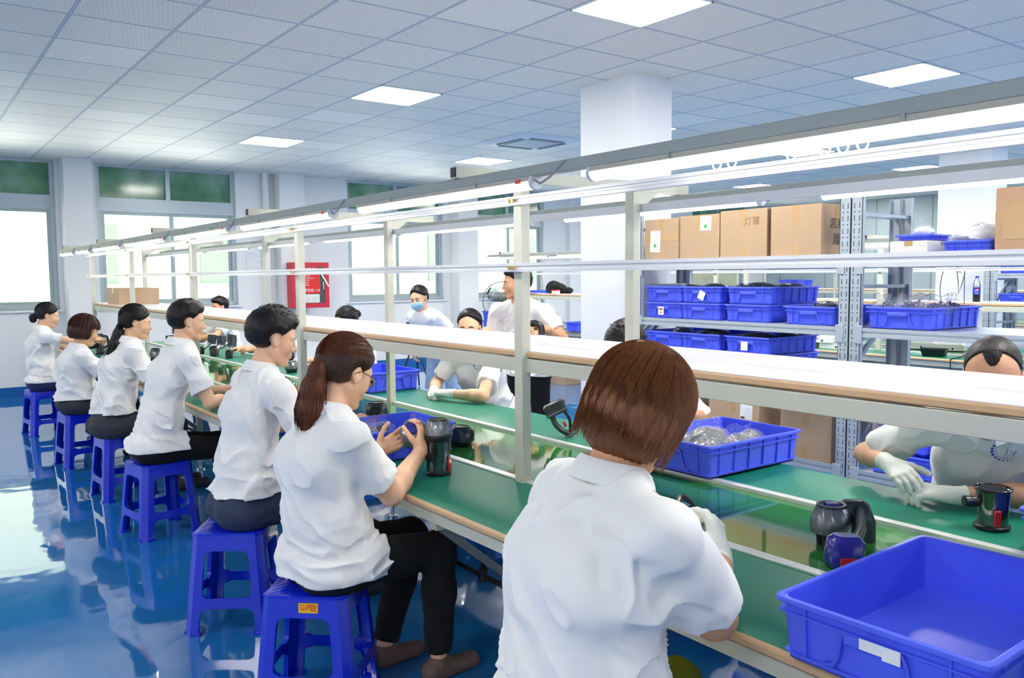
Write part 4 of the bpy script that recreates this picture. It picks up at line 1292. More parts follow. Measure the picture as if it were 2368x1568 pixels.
def project_decal(name, target, polys, mats, org, ax, ay, n):
    """polys: list of (material index, [(x,y)...] ) in metres, pressed onto target mesh along -n"""
    me = target.data; T = parent_world(target)
    bvh = BVHTree.FromPolygons([T @ v.co for v in me.vertices], [tuple(p.vertices) for p in me.polygons])
    vs = []; fs = []; mi = []
    for m_, pl in polys:
        c = (sum(p[0] for p in pl) / len(pl), sum(p[1] for p in pl) / len(pl)); b = len(vs)
        ok = True; tmp = []
        for p in list(pl) + [c]:
            o = org + ax * p[0] + ay * p[1] + n * .25
            hit = bvh.ray_cast(o, -n, .6)
            if hit[0] is None: ok = False; break
            tmp.append(hit[0] + n * .0022)
        if not ok: continue
        vs += tmp; k = len(pl)
        for i in range(k): fs.append((b + i, b + (i + 1) % k, b + k)); mi.append(m_)
    if not vs: return None
    mb = MB(); mb.v = [tuple(v) for v in vs]; mb.f = fs; mb.mi = mi
    o = mb.build(name, mats, target); o.data.transform(T.inverted())
    return o

def jy_logo(shirt, c, cf, cl, side):
    """ring of green-to-blue dots with JY, on the wearer's left chest"""
    ax = cl; ay = Vector((0, 0, 1)); n = cf; org = Vector(c) + cl * side
    cols = [mat('logo_green', (128, 196, 60), .6), mat('logo_teal', (60, 160, 140), .6), mat('logo_blue', (48, 84, 170), .6)]
    pl = []
    def dot(x, y, r): return [(x + r * cos(2 * pi * k / 10), y + r * sin(2 * pi * k / 10)) for k in range(10)]
    R_ = .034
    for k in range(13):
        a = radians(62 + k * 20); r = (.0022, .0026, .003, .0036, .0042, .0046, .0048, .0046, .004, .0034, .0028, .0024, .002)[k]
        pl.append((0 if k < 2 else 1 if k < 4 else 2, dot(R_ * cos(a) - .004, R_ * sin(a), r)))
    for k in range(12):
        a = radians(58 + k * 21)
        pl.append((0 if k < 4 else 1 if k < 8 else 2, dot(.024 * cos(a) - .004, .024 * sin(a), .0018)))
    def st(x0, y0, x1, y1, w=.0022):
        dx, dy = x1 - x0, y1 - y0; L = math.hypot(dx, dy); nx, ny = -dy / L * w / 2, dx / L * w / 2
        return [(x0 + nx, y0 + ny), (x0 - nx, y0 - ny), (x1 - nx, y1 - ny), (x1 + nx, y1 + ny)]
    x = .0
    pl += [(1, st(x + .006, .011, x + .003, -.006)), (1, st(x + .003, -.006, x - .004, -.011)), (1, st(x + .002, .011, x + .010, .011))]
    x = .018
    pl += [(1, st(x + .001, .009, x + .005, -.001)), (1, st(x + .014, .010, x + .002, -.013))]
    project_decal('logo', shirt, pl, cols, org, ax, ay, n)
# ================================================================== THE PEOPLE
DENIM = mat('dark_denim', (46, 58, 84), .85, var=(30, .15)); BLACKT = mat('black_trousers', (10, 10, 14), .9); GREYJ = mat('charcoal_jeans', (52, 56, 66), .85, var=(30, .15))
NAVY = mat('navy_trousers', (30, 46, 92), .85); OLIVE = mat('olive_trousers', (132, 136, 20), .85); LDEN = mat('pale_denim', (150, 176, 206), .85, var=(40, .12))
SHOE = mat('dark_shoe', (46, 44, 52), .6); SANDAL = mat('brown_sandal', (110, 86, 78), .6)
ST = .44
def near(**k):
    d = dict(yaw=0, seatz=.442, step=.005); d.update(k); return person(d)
near(label='person in white polo with low ponytail on the farthest stool, nearest the wall', hip=(1.17, 9.5, .53), head=(1.23, 9.5, 1.19), hrot=(-8, 14, 0), trouserm=NAVY, seed=1, hemz=.53,
     hair='tied', tie=(-.10, 0, -.02), fringe=False, pony=[((-.105, 0, -.03), .018), ((-.125, 0, -.05), .030), ((-.12, 0, -.075), .026)], bun=True, shoem=SHOE, step=.0065, hstep=.006, nst=120,
     armR=dict(e=(1.36, 9.26, .94), w=(1.60, 9.30, .93), fd=(1, .2, .1), pn=(0, .5, -1)), armL=dict(w=(1.62, 9.6, .9), fd=(1, -.2, 0), pn=(0, -.5, -1)))
near(label='person with short reddish bob and white polo on the second farthest stool', hip=(1.20, 7.72, .53), head=(1.27, 7.72, 1.115), hrot=(0, 16, 0), trouserm=GREYJ, seed=2, tfold=.001, hemz=.56, girth=1.12, sw=.165, s=.93,
     hair='bob', hairm=M_HAIRR, fringe=True, bob_low=-.075, bob_front=.05, shoem=SHOE, step=.006, hstep=.005, nst=160, hair_th=.018,
     armR=dict(w=(1.60, 7.60, .80), fd=(1, .2, 0), pn=(0, .3, -1)), armL=dict(w=(1.62, 7.85, .82), fd=(1, -.2, 0), pn=(0, -.3, -1)))
near(label='person with long black ponytail and white polo, on the third stool from the far end', hip=(1.21, 6.40, .53), head=(1.385, 6.40, 1.24), hrot=(-12, 12, 0), trouserm=GREYJ, seed=3, hemz=.61, girth=1.08, sw=.17,
     hair='tied', tie=(-.10, 0, -.045), pony=[((-.103, 0, -.045), .017)], ponyw=[((1.262, 6.40, 1.165), .028), ((1.235, 6.39, 1.09), .033), ((1.20, 6.39, 1.01), .028), ((1.185, 6.39, .955), .012)], npony=120, shoem=SHOE, step=.0055, hstep=.005, nst=200,
     armR=dict(w=(1.68, 6.26, .82), fd=(1, .2, 0), pn=(0, .3, -1)), armL=dict(w=(1.66, 6.5, .82), fd=(1, -.2, 0), pn=(0, -.3, -1)))
near(label='person with cropped black hair and black trousers, elbow on the bench beside a crate', hip=(1.25, 5.35, .53), head=(1.455, 5.34, 1.285), hrot=(-4, 8, 0), trouserm=BLACKT, seed=4, tfold=.001, fold=.011, hemz=.515, sw=.20, s=1.03, jaw=1.1,
     hair='short', hair_th=.016, shoem=SHOE, step=.005, hstep=.0042, nst=500,
     armR=dict(e=(1.50, 5.09, .80), w=(1.72, 5.22, .80), fd=(1, .3, 0), pn=(0, .3, -1)), armL=dict(w=(1.75, 5.45, .82), fd=(1, -.2, 0), pn=(0, -.3, -1)))
near(label='person with tousled black hair and dark jeans looking down beside the worker in glasses', hip=(1.24, 3.72, .53), head=(1.395, 3.73, 1.272), hrot=(-6, 16, 0), trouserm=DENIM, seed=5, sw=.195, s=1.02, hs=1.02, neckr=.92,
     hair='short', hair_th=.022, shoem=SHOE, step=.0045, hstep=.004, nst=900, hemz=.585,
     armR=dict(e=(1.47, 3.50, .84), w=(1.72, 3.62, .86), fd=(1, .2, .1), pn=(0, .5, -1)), armL=dict(w=(1.72, 3.85, .84), fd=(1, -.2, 0), pn=(0, -.5, -1)))
near(label='person in glasses with long brown ponytail and white polo holding up a grey motor unit', hip=(1.25, 2.80, .53), head=(1.315, 2.80, 1.205), hrot=(12, 24, 0), trouserm=BLACKT, seed=6, fold=.010, hunch=.05, girth=1.10, sw=.168, armr=1.12, hs=1.04, cheek=1.06,
     hair='tied', tie=(-.10, 0, .012), hairm=M_HAIRB, ponym=M_HAIRP, glasses=True, nst=500, hair_th=.013, npony=420, hstep=.004,
     pony=[((-.108, 0, .010), .015)], ponyw=[((1.190, 2.765, 1.225), .024), ((1.168, 2.76, 1.16), .036), ((1.155, 2.76, 1.09), .042), ((1.150, 2.765, 1.035), .028)],
     armR=dict(e=(1.415, 2.655, .765), w=(1.66, 2.865, .850), fd=(.30, .25, .92), pn=(-.55, .8, .0), curl=(.55, .6, .6, .65), thumb=.6),
     armL=dict(w=(1.56, 3.04, .835), fd=(.85, -.15, .40), pn=(.1, -.8, .55), curl=(.5, .5, .55, .6), thumb=.4), step=.004,
     kneeR=(1.64, 2.70, .50), kneeL=(1.64, 2.92, .50), footR=(1.62, 2.68, .08), footL=(1.50, 2.90, .08), shoem=SANDAL)
near(label='person seen from behind with chestnut bobbed hair, white polo and glove, nearest the camera', hip=(1.18, 1.32, .53), head=(1.285, 1.270, 1.252), hrot=(2, 26, 8), trouserm=OLIVE, seed=7, hunch=.045, girth=1.22, sw=.185, armr=1.22, chest_yaw=-8, hs=1.01,
     hair='bob', hairm=M_HAIRM, bob_low=-.115, bob_front=.03, hair_th=.018, nst=900, hstep=.004, skin=M_SKIN2, shoem=SHOE,
     armR=dict(e=(1.41, 1.165, .80), w=(1.64, 1.34, .84), fd=(.35, .5, .8), pn=(-.3, .8, -.3), glove=True, curl=(.5, .6, .7, .8)),
     armL=dict(w=(1.62, 1.50, .86), fd=(.8, -.4, .3), pn=(0, -.9, -.3), glove=True), step=.0045, hemz=.46, fold=.018, folds=[((1.17, 1.10, 1.0), (1.08, 1.30, .78), .028, .014), ((1.18, 1.09, .93), (1.08, 1.27, .66), .026, .013), ((1.09, 1.47, .92), (1.06, 1.34, .66), .03, .012), ((1.16, 1.12, .80), (1.08, 1.36, .60), .03, .012)],
     pony=[((-.030, 0, .122), .006), ((-.050, 0, .128), .008), ((-.080, 0, .120), .010), ((-.105, 0, .092), .008)], npony=60)
def farp(**k):
    d = dict(yaw=180, seatz=.442, step=.0055, shoem=SHOE); d.update(k); return person(d)
farp(label='person peering over the white shelf beside the wall window, far side, farthest along', hip=(3.42, 10.6, .53), head=(3.27, 10.6, 1.185), hrot=(15, 5, 0), trouserm=BLACKT, seed=11, sw=.19, hair='short', hair_th=.02, skin=M_SKIN2, step=.007, hstep=.006, nst=250,
     armR=dict(w=(2.92, 10.7, .82), fd=(-1, 0, 0), pn=(0, 0, -1)), armL=dict(e=(3.12, 10.28, .85), w=(2.9, 10.4, .80), fd=(-1, .2, 0), pn=(0, 0, -1)))
farp(label='person across the belt gripping a cleaner head, face hidden behind the tousled worker', hip=(3.40, 8.55, .53), head=(3.22, 8.50, 1.12), hrot=(0, 20, 0), trouserm=BLACKT, seed=12, sw=.185, hair='short', skin=M_SKIN2, step=.0065, hstep=.006, nst=150, hair_th=.012,
     armR=dict(e=(3.02, 8.62, .80), w=(2.80, 8.42, .83), fd=(-1, -.1, 0), pn=(.1, -.3, -1), curl=(.5, .55, .6, .6)), armL=dict(w=(2.85, 8.15, .84), fd=(-.9, .4, 0), pn=(0, .5, -1)))
farp(label='person with black hair in a small bun, across the belt behind the shelf', hip=(3.40, 6.80, .53), head=(3.20, 6.79, 1.165), hrot=(10, 18, 0), trouserm=BLACKT, seed=13, sw=.165, s=.95, hair='tied', tie=(-.10, 0, .02), pony=[((-.108, 0, .02), .014), ((-.135, 0, .02), .026), ((-.142, 0, .01), .022)], bun=True, step=.006, hstep=.005, nst=160,
     armR=dict(w=(2.9, 6.95, .82), fd=(-1, 0, 0), pn=(0, 0, -1)), armL=dict(w=(2.9, 6.65, .82), fd=(-1, .2, 0), pn=(0, 0, -1)))
farp(label='person with tied black hair and crest polo, gloved hands clasped on the green bench', yaw=212, hip=(3.36, 4.78, .53), head=(3.14, 4.73, 1.200), hrot=(12, 6, 0), hl=.034, trouserm=BLACKT, seed=14, sw=.165, s=.95, hair='tied', tie=(-.10, 0, .01), logo=.055, step=.0048, hstep=.0042, nst=260, neckr=.9,
     pony=[((-.108, 0, .01), .013), ((-.13, 0, -.03), .020), ((-.135, 0, -.09), .022), ((-.13, 0, -.14), .012)],
     armR=dict(e=(3.02, 4.98, .80), w=(2.83, 4.70, .795), fd=(-.55, -.85, 0), pn=(.2, -.3, -1), glove=True, curl=(.6, .65, .7, .75)), armL=dict(e=(2.93, 4.27, .80), w=(2.825, 4.50, .80), fd=(-.5, .85, .1), pn=(.1, .1, -1), glove=True, curl=(.7, .75, .8, .8)))
farp(label='person bent low across the bench, dark cropped hair split by the cream post', yaw=190, hip=(3.36, 2.92, .53), head=(2.83, 2.895, 1.195), hrot=(10, 42, 0), hs=1.04, trouserm=BLACKT, seed=15, sw=.20, girth=1.05, hair='short', hair_th=.014, skin=M_SKIN2, step=.0055, hstep=.0048, nst=300, sleeve=.97,
     armR=dict(w=(2.80, 3.0, .80), fd=(-1, -.2, 0), pn=(0, 0, -1)), armL=dict(e=(3.10, 2.66, .86), w=(2.92, 2.60, .90), fd=(-1, .2, 0), pn=(0, 0, -1)))
farp(label='person with buzz-cut receding hair and crest polo folding gloved hands on the bench at right', yaw=196, hip=(3.36, 1.46, .53), head=(2.86, 1.235, 1.205), hrot=(6, 34, 0), trouserm=BLACKT, seed=16, sw=.205, girth=1.10, s=1.03, hs=1.08, hair='buzz', hair_th=.003, spiky=False, logo=.065, skin=M_SKIN2, step=.0045, hstep=.004,
     armR=dict(e=(2.99, 1.745, .855), w=(2.83, 1.56, .87), fd=(-.45, -.85, -.25), pn=(.4, -.2, -.9), glove=True, curl=(.4, .45, .5, .5), thumb=.2), armL=dict(e=(2.98, 1.13, .82), w=(2.84, 1.34, .80), fd=(-.4, .9, .05), pn=(.3, .1, -1), glove=True, curl=(.6, .6, .65, .7)))
person(dict(label='person standing in blue face mask, printed white T-shirt and denim shorts, leaning forward', yaw=205, stand=True, hip=(4.34, 7.0, .80), head=(4.01, 6.90, 1.345), hrot=(4, 14, 6), sw=.135, s=.92, hs=.93, trouserm=LDEN, shorts=True, seed=21, hair='tied', hl=.018, fringe=False, tie=(-.1, 0, 0), step=.006, hstep=.005, nst=160, collar=False, mask=True, shoem=SHOE, hemz=.86, hunch=.04, shirtm=mat('tee_white', (240, 242, 248), .85), trousern='shorts',
     armR=dict(hint=(.3, .2, -1), w=(4.06, 7.10, .84), fd=(0, 0, -1), pn=(1, 0, 0)), armL=dict(hint=(.3, -.2, -1), w=(4.20, 6.74, .84), fd=(0, 0, -1), pn=(1, 0, 0)), footR=(4.30, 7.15, 0), footL=(4.45, 6.85, 0)))
person(dict(label='person standing in crest polo and black trousers, turned sideways holding a hand-held cleaner', yaw=205, stand=True, hip=(3.86, 5.0, .86), head=(3.675, 4.905, 1.500), hrot=(-56, 6, 0), sw=.195, s=1.0, trouserm=BLACKT, seed=22, hair='short', hair_th=.010, logo=.06, skin=M_SKIN2, step=.0052, hstep=.0045, nst=250, shoem=SHOE, hemz=.80, neck=(3.74, 4.935, 1.345),
     armR=dict(e=(3.66, 5.22, 1.04), w=(3.48, 5.02, 1.15), fd=(-.5, -.8, .1), pn=(0, -.3, -1)), armL=dict(e=(3.86, 4.60, 1.10), w=(3.66, 4.56, 1.17), fd=(-.85, .3, -.1), pn=(.2, .75, -.5), curl=(.6, .65, .7, .75)), footR=(3.80, 5.12, 0), footL=(3.92, 4.86, 0)))
# ================================================================== STOOLS
def stool(loc, rz, label, sticker=False):
    t = empty('plastic_stool', loc, rz, label=label, cat='stool', group='blue plastic stools')
    Ht, Ttop, Tb, ch = .44, .150, .185, .028
    def half(z): return Tb + (Ttop - Tb) * (z / Ht)
    zb0, zb1, za = .115, .16, Ht - .075
    rows = [0, .03, .07, .095, .105, zb0, zb0, zb1, zb1, .17, .18, .20, .25, .30, za - .03, za - .015, za - .006, za, za, Ht]
    def inner(z, full):
        w = half(z) - .062
        if full: return 0
        r = .028; out = w
        for zz, sgn in ((zb0, -1), (zb1, 1), (za, -1)):
            dd = abs(z - zz)
            ok = (z <= zz) if sgn < 0 else (z >= zz)
            if zz == zb0 and z > zb0: ok = False
            if zz == zb1 and z < zb1: ok = False
            if ok and dd < r: out = min(out, w - (r - math.sqrt(max(r * r - (r - dd) ** 2, 0))))
        return out
    mb = MB()
    nr = len(rows); full = [False] * nr
    segs = []
    for i in range(nr - 1):
        z0, z1 = rows[i], rows[i + 1]
        if z1 - z0 < 1e-6: continue
        isf = (z0 >= zb0 - 1e-6 and z1 <= zb1 + 1e-6) or z0 >= za - 1e-6
        segs.append((z0, z1, isf))
    for q in range(4):
        mb.T = Matrix.Rotation(q * pi / 2, 4, 'Z')
        for z0, z1, isf in segs:
            h0, h1 = half(z0), half(z1)
            def P_(u, z): return (half(z), u, z)
            if isf:
                mb.add([P_(-h0 + ch, z0), P_(h0 - ch, z0), P_(h1 - ch, z1), P_(-h1 + ch, z1)], [(0, 1, 2, 3)])
            else:
                for s_ in (-1, 1):
                    i0, i1 = inner(z0, False), inner(z1, False)
                    mb.add([P_(s_ * i0, z0), P_(s_ * (h0 - ch), z0), P_(s_ * (h1 - ch), z1), P_(s_ * i1, z1)], [(0, 1, 2, 3)])
                # reveal edges of the openings
                for s_ in (-1, 1):
                    i0, i1 = inner(z0, False), inner(z1, False)
                    mb.add([P_(s_ * i0, z0), (half(z0) - .018, s_ * i0, z0), (half(z1) - .018, s_ * i1, z1), P_(s_ * i1, z1)], [(0, 1, 2, 3)])
            # chamfered corner
            mb.add([(h0, h0 - ch, z0), (h0 - ch, h0, z0), (h1 - ch, h1, z1), (h1, h1 - ch, z1)], [(0, 1, 2, 3)])
        # flared foot
        h = half(0); mb.box(h - .03, h + .006, h - .07, h - ch, 0, .012); mb.box(h - .03, h + .006, -h + ch, -h + .07, 0, .012)
    mb.T = Matrix.Identity(4)
    o = mb.build('legs', M_STOOL, t)
    bm = bmesh.new(); bm.from_mesh(o.data); bmesh.ops.remove_doubles(bm, verts=bm.verts[:], dist=.0006); bmesh.ops.recalc_face_normals(bm, faces=bm.faces[:]); bm.to_mesh(o.data); bm.free()
    sd = o.modifiers.new('wall', 'SOLIDIFY'); sd.thickness = .004; sd.offset = -1
    se = MB()
    def oct_(h, z, c=ch): return [(h, -h + c, z), (h, h - c, z), (h - c, h, z), (-h + c, h, z), (-h, h - c, z), (-h, -h + c, z), (-h + c, -h, z), (h - c, -h, z)]
    se.loft([oct_(Ttop - .01, Ht - .012), oct_(Ttop + .003, Ht - .010), oct_(Ttop + .003, Ht - .004), oct_(Ttop - .006, Ht), oct_(.02, Ht, .004)])
    s_ = se.build('seat', M_STOOL, t, smooth=True, angle=30)
    r = MB()
    for k in range(-3, 4):
        for sg in (1, -1):
            a = .13 - abs(k) * .036
            r.bar((k * .036 - a, -sg * a if k >= 0 else -sg * a, Ht + .0003), (k * .036 + a, sg * a, Ht + .0003), .004, .0018)
    r.build('seat_ribs', M_STOOL, s_)
    if sticker:
        MB().box(-.152 - .001, -.152, -.03, .03, .385, .42)
        st = MB().box(-.035, .035, -.0006, .0, -.017, .017).build('sticker', mat('sticker_yellow', (250, 200, 20), .4), t)
        st.location = (.02, -half(.405) - .0012, .402); st.rotation_euler = (radians(-4.5), 0, 0)
        pr = MB(); 
        for (a, b, z) in ((-.03, -.012, .008), (-.006, .03, .009), (-.006, .03, .004), (-.03, .03, -.001), (-.028, .0, -.008), (.006, .03, -.006), (.006, .03, -.011)):
            pr.box(a, b, -.0012, -.0006, z, z + .003)
        pr.build('print', mat('print_red', (214, 70, 30), .5), st)
    return t
stool((1.17, 9.52, 0), radians(8), 'blue plastic stool with dusty grey seat, farthest down the row')
stool((1.21, 7.72, 0), radians(6), 'blue plastic stool under the worker with the short reddish bob')
stool((1.26, 6.42, 0), radians(5), 'blue plastic stool under the worker with the long black ponytail')
stool((1.25, 5.35, 0), radians(10), 'blue plastic stool under the crop-haired worker in black trousers')
stool((1.19, 3.72, 0), radians(-34), 'blue plastic stool set askew under the worker in dark jeans')
stool((1.19, 2.82, 0), radians(-42), 'blue plastic stool with yellow sticker, nearest in view', sticker=True)
stool((1.20, 1.34, 0), radians(0), 'blue plastic stool hidden beneath the worker nearest the camera')
for (x, y, nm) in ((3.42, 10.6, 'farthest'), (3.40, 8.55, 'fifth nearest'), (3.40, 6.80, 'fourth nearest'), (3.36, 4.78, 'third nearest'), (3.42, 3.12, 'second nearest'), (3.46, 1.50, 'nearest')):
    stool((x, y, 0), radians(4), 'blue plastic stool across the belt under the %s seated worker there' % nm)

# ================================================================== CRATES
def crate(loc, rz, label, L=.58, W=.42, Hh=.132, group='blue plastic crates', nl=5, nw=3, far=False, handle=True):
    """origin at the base centre; long side along x"""
    t = empty('plastic_crate', loc, rz, label=label, cat='crate', group=group)
    mb = MB(); w = .004; tp = .010
    a, b = L / 2 - .012, W / 2 - .012          # half sizes at the top of the wall
    a0, b0 = a - tp, b - tp
    def loop(x, y, z, r=.02): return rbox(x, y, z, r, 4)
    mb.loft([loop(a0, b0, .004), loop(a0, b0, .0), loop(a0, b0, .004), loop(a, b, Hh), loop(a + .010, b + .010, Hh), loop(a + .011, b + .011, Hh - .002), loop(a + .011, b + .011, Hh - .010), loop(a + .008, b + .008, Hh - .010),
             loop(a + .007, b + .007, Hh - .004), loop(a - w, b - w, Hh - .004 + .003), loop(a - w, b - w, Hh - .002), loop(a0 - w, b0 - w, .006)], cap=False)
    n = 16; nn = len(rbox(1, 1, 0, .1, 4))
    mb.add(loop(a0, b0, 0), [tuple(range(nn - 1, -1, -1))]); mb.add(loop(a0 - w, b0 - w, .006), [tuple(range(nn))])
    # second band
    z2 = Hh - .032
    sc = z2 / Hh
    x2, y2 = a0 + tp * sc, b0 + tp * sc
    mb.loft([loop(x2 - .001, y2 - .001, z2), loop(x2 + .009, y2 + .009, z2), loop(x2 + .009, y2 + .009, z2 + .004), loop(x2 - .001, y2 - .001, z2 + .004)], cap=False)
    if not far: mb.loft([loop(a0 - .001, b0 - .001, .012), loop(a0 + .007, b0 + .007, .012), loop(a0 + .007, b0 + .007, .015), loop(a0 - .001, b0 - .001, .015)], cap=False)
    # ribs
    for i in range(nl + 1):
        x = -a0 + .05 + (2 * a0 - .10) * i / nl
        for s_ in (-1, 1):
            y0, y1 = s_ * b0, s_ * (b0 + tp * sc)
            mb.add([(x - .002, y0, .012), (x + .002, y0, .012), (x + .002, y0 + s_ * .009, .012), (x - .002, y0 + s_ * .009, .012), (x - .002, y1, Hh - .008), (x + .002, y1, Hh - .008), (x + .002, y1 + s_ * .008, Hh - .008), (x - .002, y1 + s_ * .008, Hh - .008)],
                   [(0, 1, 2, 3), (4, 7, 6, 5), (0, 4, 5, 1), (1, 5, 6, 2), (2, 6, 7, 3), (3, 7, 4, 0)])
    for i in range(nw + 1):
        y = -b0 + .05 + (2 * b0 - .10) * i / nw
        for s_ in (-1, 1):
            if handle and 0 < i < nw and nw == 3: continue
            y0, y1 = s_ * a0, s_ * (a0 + tp * sc)
            mb.add([(y0, y - .002, .012), (y0, y + .002, .012), (y0 + s_ * .009, y + .002, .012), (y0 + s_ * .009, y - .002, .012), (y1, y - .002, Hh - .008), (y1, y + .002, Hh - .008), (y1 + s_ * .008, y + .002, Hh - .008), (y1 + s_ * .008, y - .002, Hh - .008)],
                   [(0, 1, 2, 3), (4, 7, 6, 5), (0, 4, 5, 1), (1, 5, 6, 2), (2, 6, 7, 3), (3, 7, 4, 0)])
    mb.build('tray', M_BLUE, t, smooth=True, angle=35)
    if handle:
        for s_ in (-1, 1):
            h = MB(); x = s_ * (a0 + tp * .5 + .006); hw_ = .072
            pts = [(x - s_ * .003, -hw_ - .03, .018), (x - s_ * .002, -hw_ - .01, .022), (x, -hw_, .04), (x + s_ * .004, -hw_ + .008, Hh - .05), (x + s_ * .006, -hw_ + .014, Hh - .036), (x + s_ * .007, 0, Hh - .034),
                   (x + s_ * .006, hw_ - .014, Hh - .036), (x + s_ * .004, hw_ - .008, Hh - .05), (x, hw_, .04), (x - s_ * .002, hw_ + .01, .022), (x - s_ * .003, hw_ + .03, .018)]
            h.tube(pts, .0048, 6)
            h.build('grip', M_BLUE, t, smooth=True)
            MB().box(x + s_ * .0, x + s_ * .011, -.056, .056, Hh - .052, Hh - .032).build('handle', M_BLUE, t, bevel=.003)
    return t

def blob_bag(name, loc, r, label, cat, group, m_in, seed=1, rz=0.0, zip_=False, parts=True, hr=.5, flap=True):
    """clear bag around dark parts: one thing, with the parts inside as a child"""
    t = empty(name, loc, rz, label=label, cat=cat, group=group)
    rnd = random.Random(seed)
    rx, ry = r
    def lump(k, grow, seed2):
        n1, n2 = 22, 12; mb = MB(); vs = []; rr = random.Random(seed2)
        ph = [rr.uniform(0, 6) for _ in range(6)]
        for i in range(n2 + 1):
            v = pi * i / n2
            for j in range(n1):
                u = 2 * pi * j / n1
                q = 1 + .10 * sin(3 * u + ph[0] + 2 * v) + .08 * sin(5 * u + ph[1]) * sin(v * 3 + ph[2]) + .05 * rr.uniform(-1, 1)
                vs.append(((rx + grow) * q * sin(v) * cos(u), (ry + grow) * q * sin(v) * sin(u), max(0.001, (hr + hr * cos(v) * (1 + .15 * sin(4 * u + ph[3]))) * ry + (grow if i < n2 else 0))))
        fs = [(i * n1 + j, i * n1 + (j + 1) % n1, (i + 1) * n1 + (j + 1) % n1, (i + 1) * n1 + j) for i in range(n2) for j in range(n1)]
        return MB().add(vs, fs)
    if parts:
        inner = MB()
        for _ in range(46):
            a, q, zz = rnd.uniform(0, 2 * pi), rnd.uniform(0, .85), rnd.uniform(.05, 1)
            p = Vector((rx * q * cos(a) * (1.1 - zz * .5), ry * q * sin(a) * (1.1 - zz * .5), hr * 2 * ry * .82 * zz))
            d = Vector((rnd.uniform(-1, 1), rnd.uniform(-1, 1), rnd.uniform(-.6, .6))).normalized() * rnd.uniform(.012, .026)
            inner.bar(p - d, p + d, rnd.uniform(.006, .014), rnd.uniform(.004, .009))
        o = inner.build('small_parts', m_in, t); o['kind'] = 'stuff'
    else:
        lump(0, -.006, seed).build('wrapped_part', m_in, t, smooth=True)
    bg_ = lump(0, .002, seed + 5)
    b = bg_.build('bag', bag_mat(), t, smooth=True)
    if flap:
        fl = MB(); n = 8; z0 = hr * 1.7 * ry
        top = [(-rx * .9 + 2 * rx * .9 * k / n, ry * .2 + .01 * sin(k * 2 + seed), z0 + .05 + .01 * sin(k * 1.3 + seed)) for k in range(n + 1)]
        bot = [(-rx * .8 + 2 * rx * .8 * k / n, ry * .1, z0 * .8) for k in range(n + 1)]
        fl.add(bot + top, [(k, k + 1, n + 2 + k, n + 1 + k) for k in range(n)])
        fo = fl.build('flap', bag_mat(), b, smooth=True)
        if zip_:
            z = MB().tube([Vector(p) + Vector((0, -.001, -.006)) for p in top], .0012, 4).build('zip_line', mat('zip_red', (206, 90, 110), .5), b)
    return t

# crates on the near line
cA = crate((2.78, 2.30, BT + .007), 0, 'blue crate of black bagged hoses straddling the far edge of the belt', L=.60, W=.44)
cB = crate((1.76, .83, BT + .007), radians(1.5), 'large empty blue crate with torn white label, nearest at lower right', L=.64, W=.43, Hh=.130)
o = MB().box(-.0006, .0, -.040, .040, -.010, .012).box(-.0012, -.0006, -.040, -.005, -.016, -.008).build('torn_label', M_PAPER, cB); o.location = (-.323, -.02, .092); o.rotation_euler = (0, radians(-4), 0)
cC = crate((2.79, .72, BT + .007), radians(3), 'empty blue crate at the right edge of the photo, across the belt', L=.60, W=.58, Hh=.14)
cD = crate((2.78, 5.42, BT), radians(90), 'empty blue crate on the far bench beside the clasped-hands worker', L=.58, W=.42, Hh=.14)
cE = crate((1.75, 3.36, BT), 0, 'blue crate of bagged parts in front of the worker in glasses', L=.56, W=.40, Hh=.14)
cF = crate((1.64, 4.32, BT), radians(72), 'blue crate of bagged parts between the two short-haired workers', L=.58, W=.40, Hh=.14)
M_HOSE = streak_mat('black_hose_glint', (10, 10, 12), (150, 152, 156), 0.25, (30, 30, 30), .8)  # black hose; silver tone paints in the glints of the crumpled wrap
for k, (x, y, rx, ry, rz) in enumerate(((2.62, 2.22, .11, .06, .2), (2.78, 2.36, .10, .055, -.3), (2.93, 2.24, .09, .055, .4), (2.66, 2.40, .08, .05, 1.0), (2.88, 2.40, .09, .05, .1), (2.80, 2.20, .10, .05, -.1))):
    blob_bag('bagged_hose', (x, y, BT + .045 + .012 * (k % 2)), (rx, ry), 'clear bag of black hose, %s in the crate across the belt' % ('front left', 'back middle', 'front right', 'back left', 'back right', 'front middle')[k], 'bag', 'bagged hoses in the crate across the belt', M_HOSE, seed=30 + k, rz=rz, parts=False, hr=.78, flap=(k % 2 == 1))
for k, (x, y) in enumerate(((1.62, 3.30), (1.78, 3.42), (1.90, 3.30), (1.70, 3.46))):
    blob_bag('bagged_parts', (x, y, BT + .05), (.09, .065), 'zip bag of dark parts, %s in the crate by the glasses worker' % ('nearest the bench edge', 'centre back', 'nearest the belt', 'back left')[k], 'bag', 'bagged parts in the crate by the glasses worker', M_DARK, seed=50 + k, rz=k * .7, zip_=True, hr=.6)
for k, (x, y) in enumerate(((1.60, 4.42), (1.72, 4.46), (1.60, 4.25))):
    blob_bag('bagged_parts', (x, y, BT + .05), (.09, .065), 'clear bag of grey parts, %s in the crate by the tousled worker' % ('back left', 'back right', 'front')[k], 'bag', 'bagged parts in the crate by the tousled worker', mat('grey_parts', (120, 124, 130), .3, metal=.5), seed=60 + k, rz=k * .9, hr=.65)

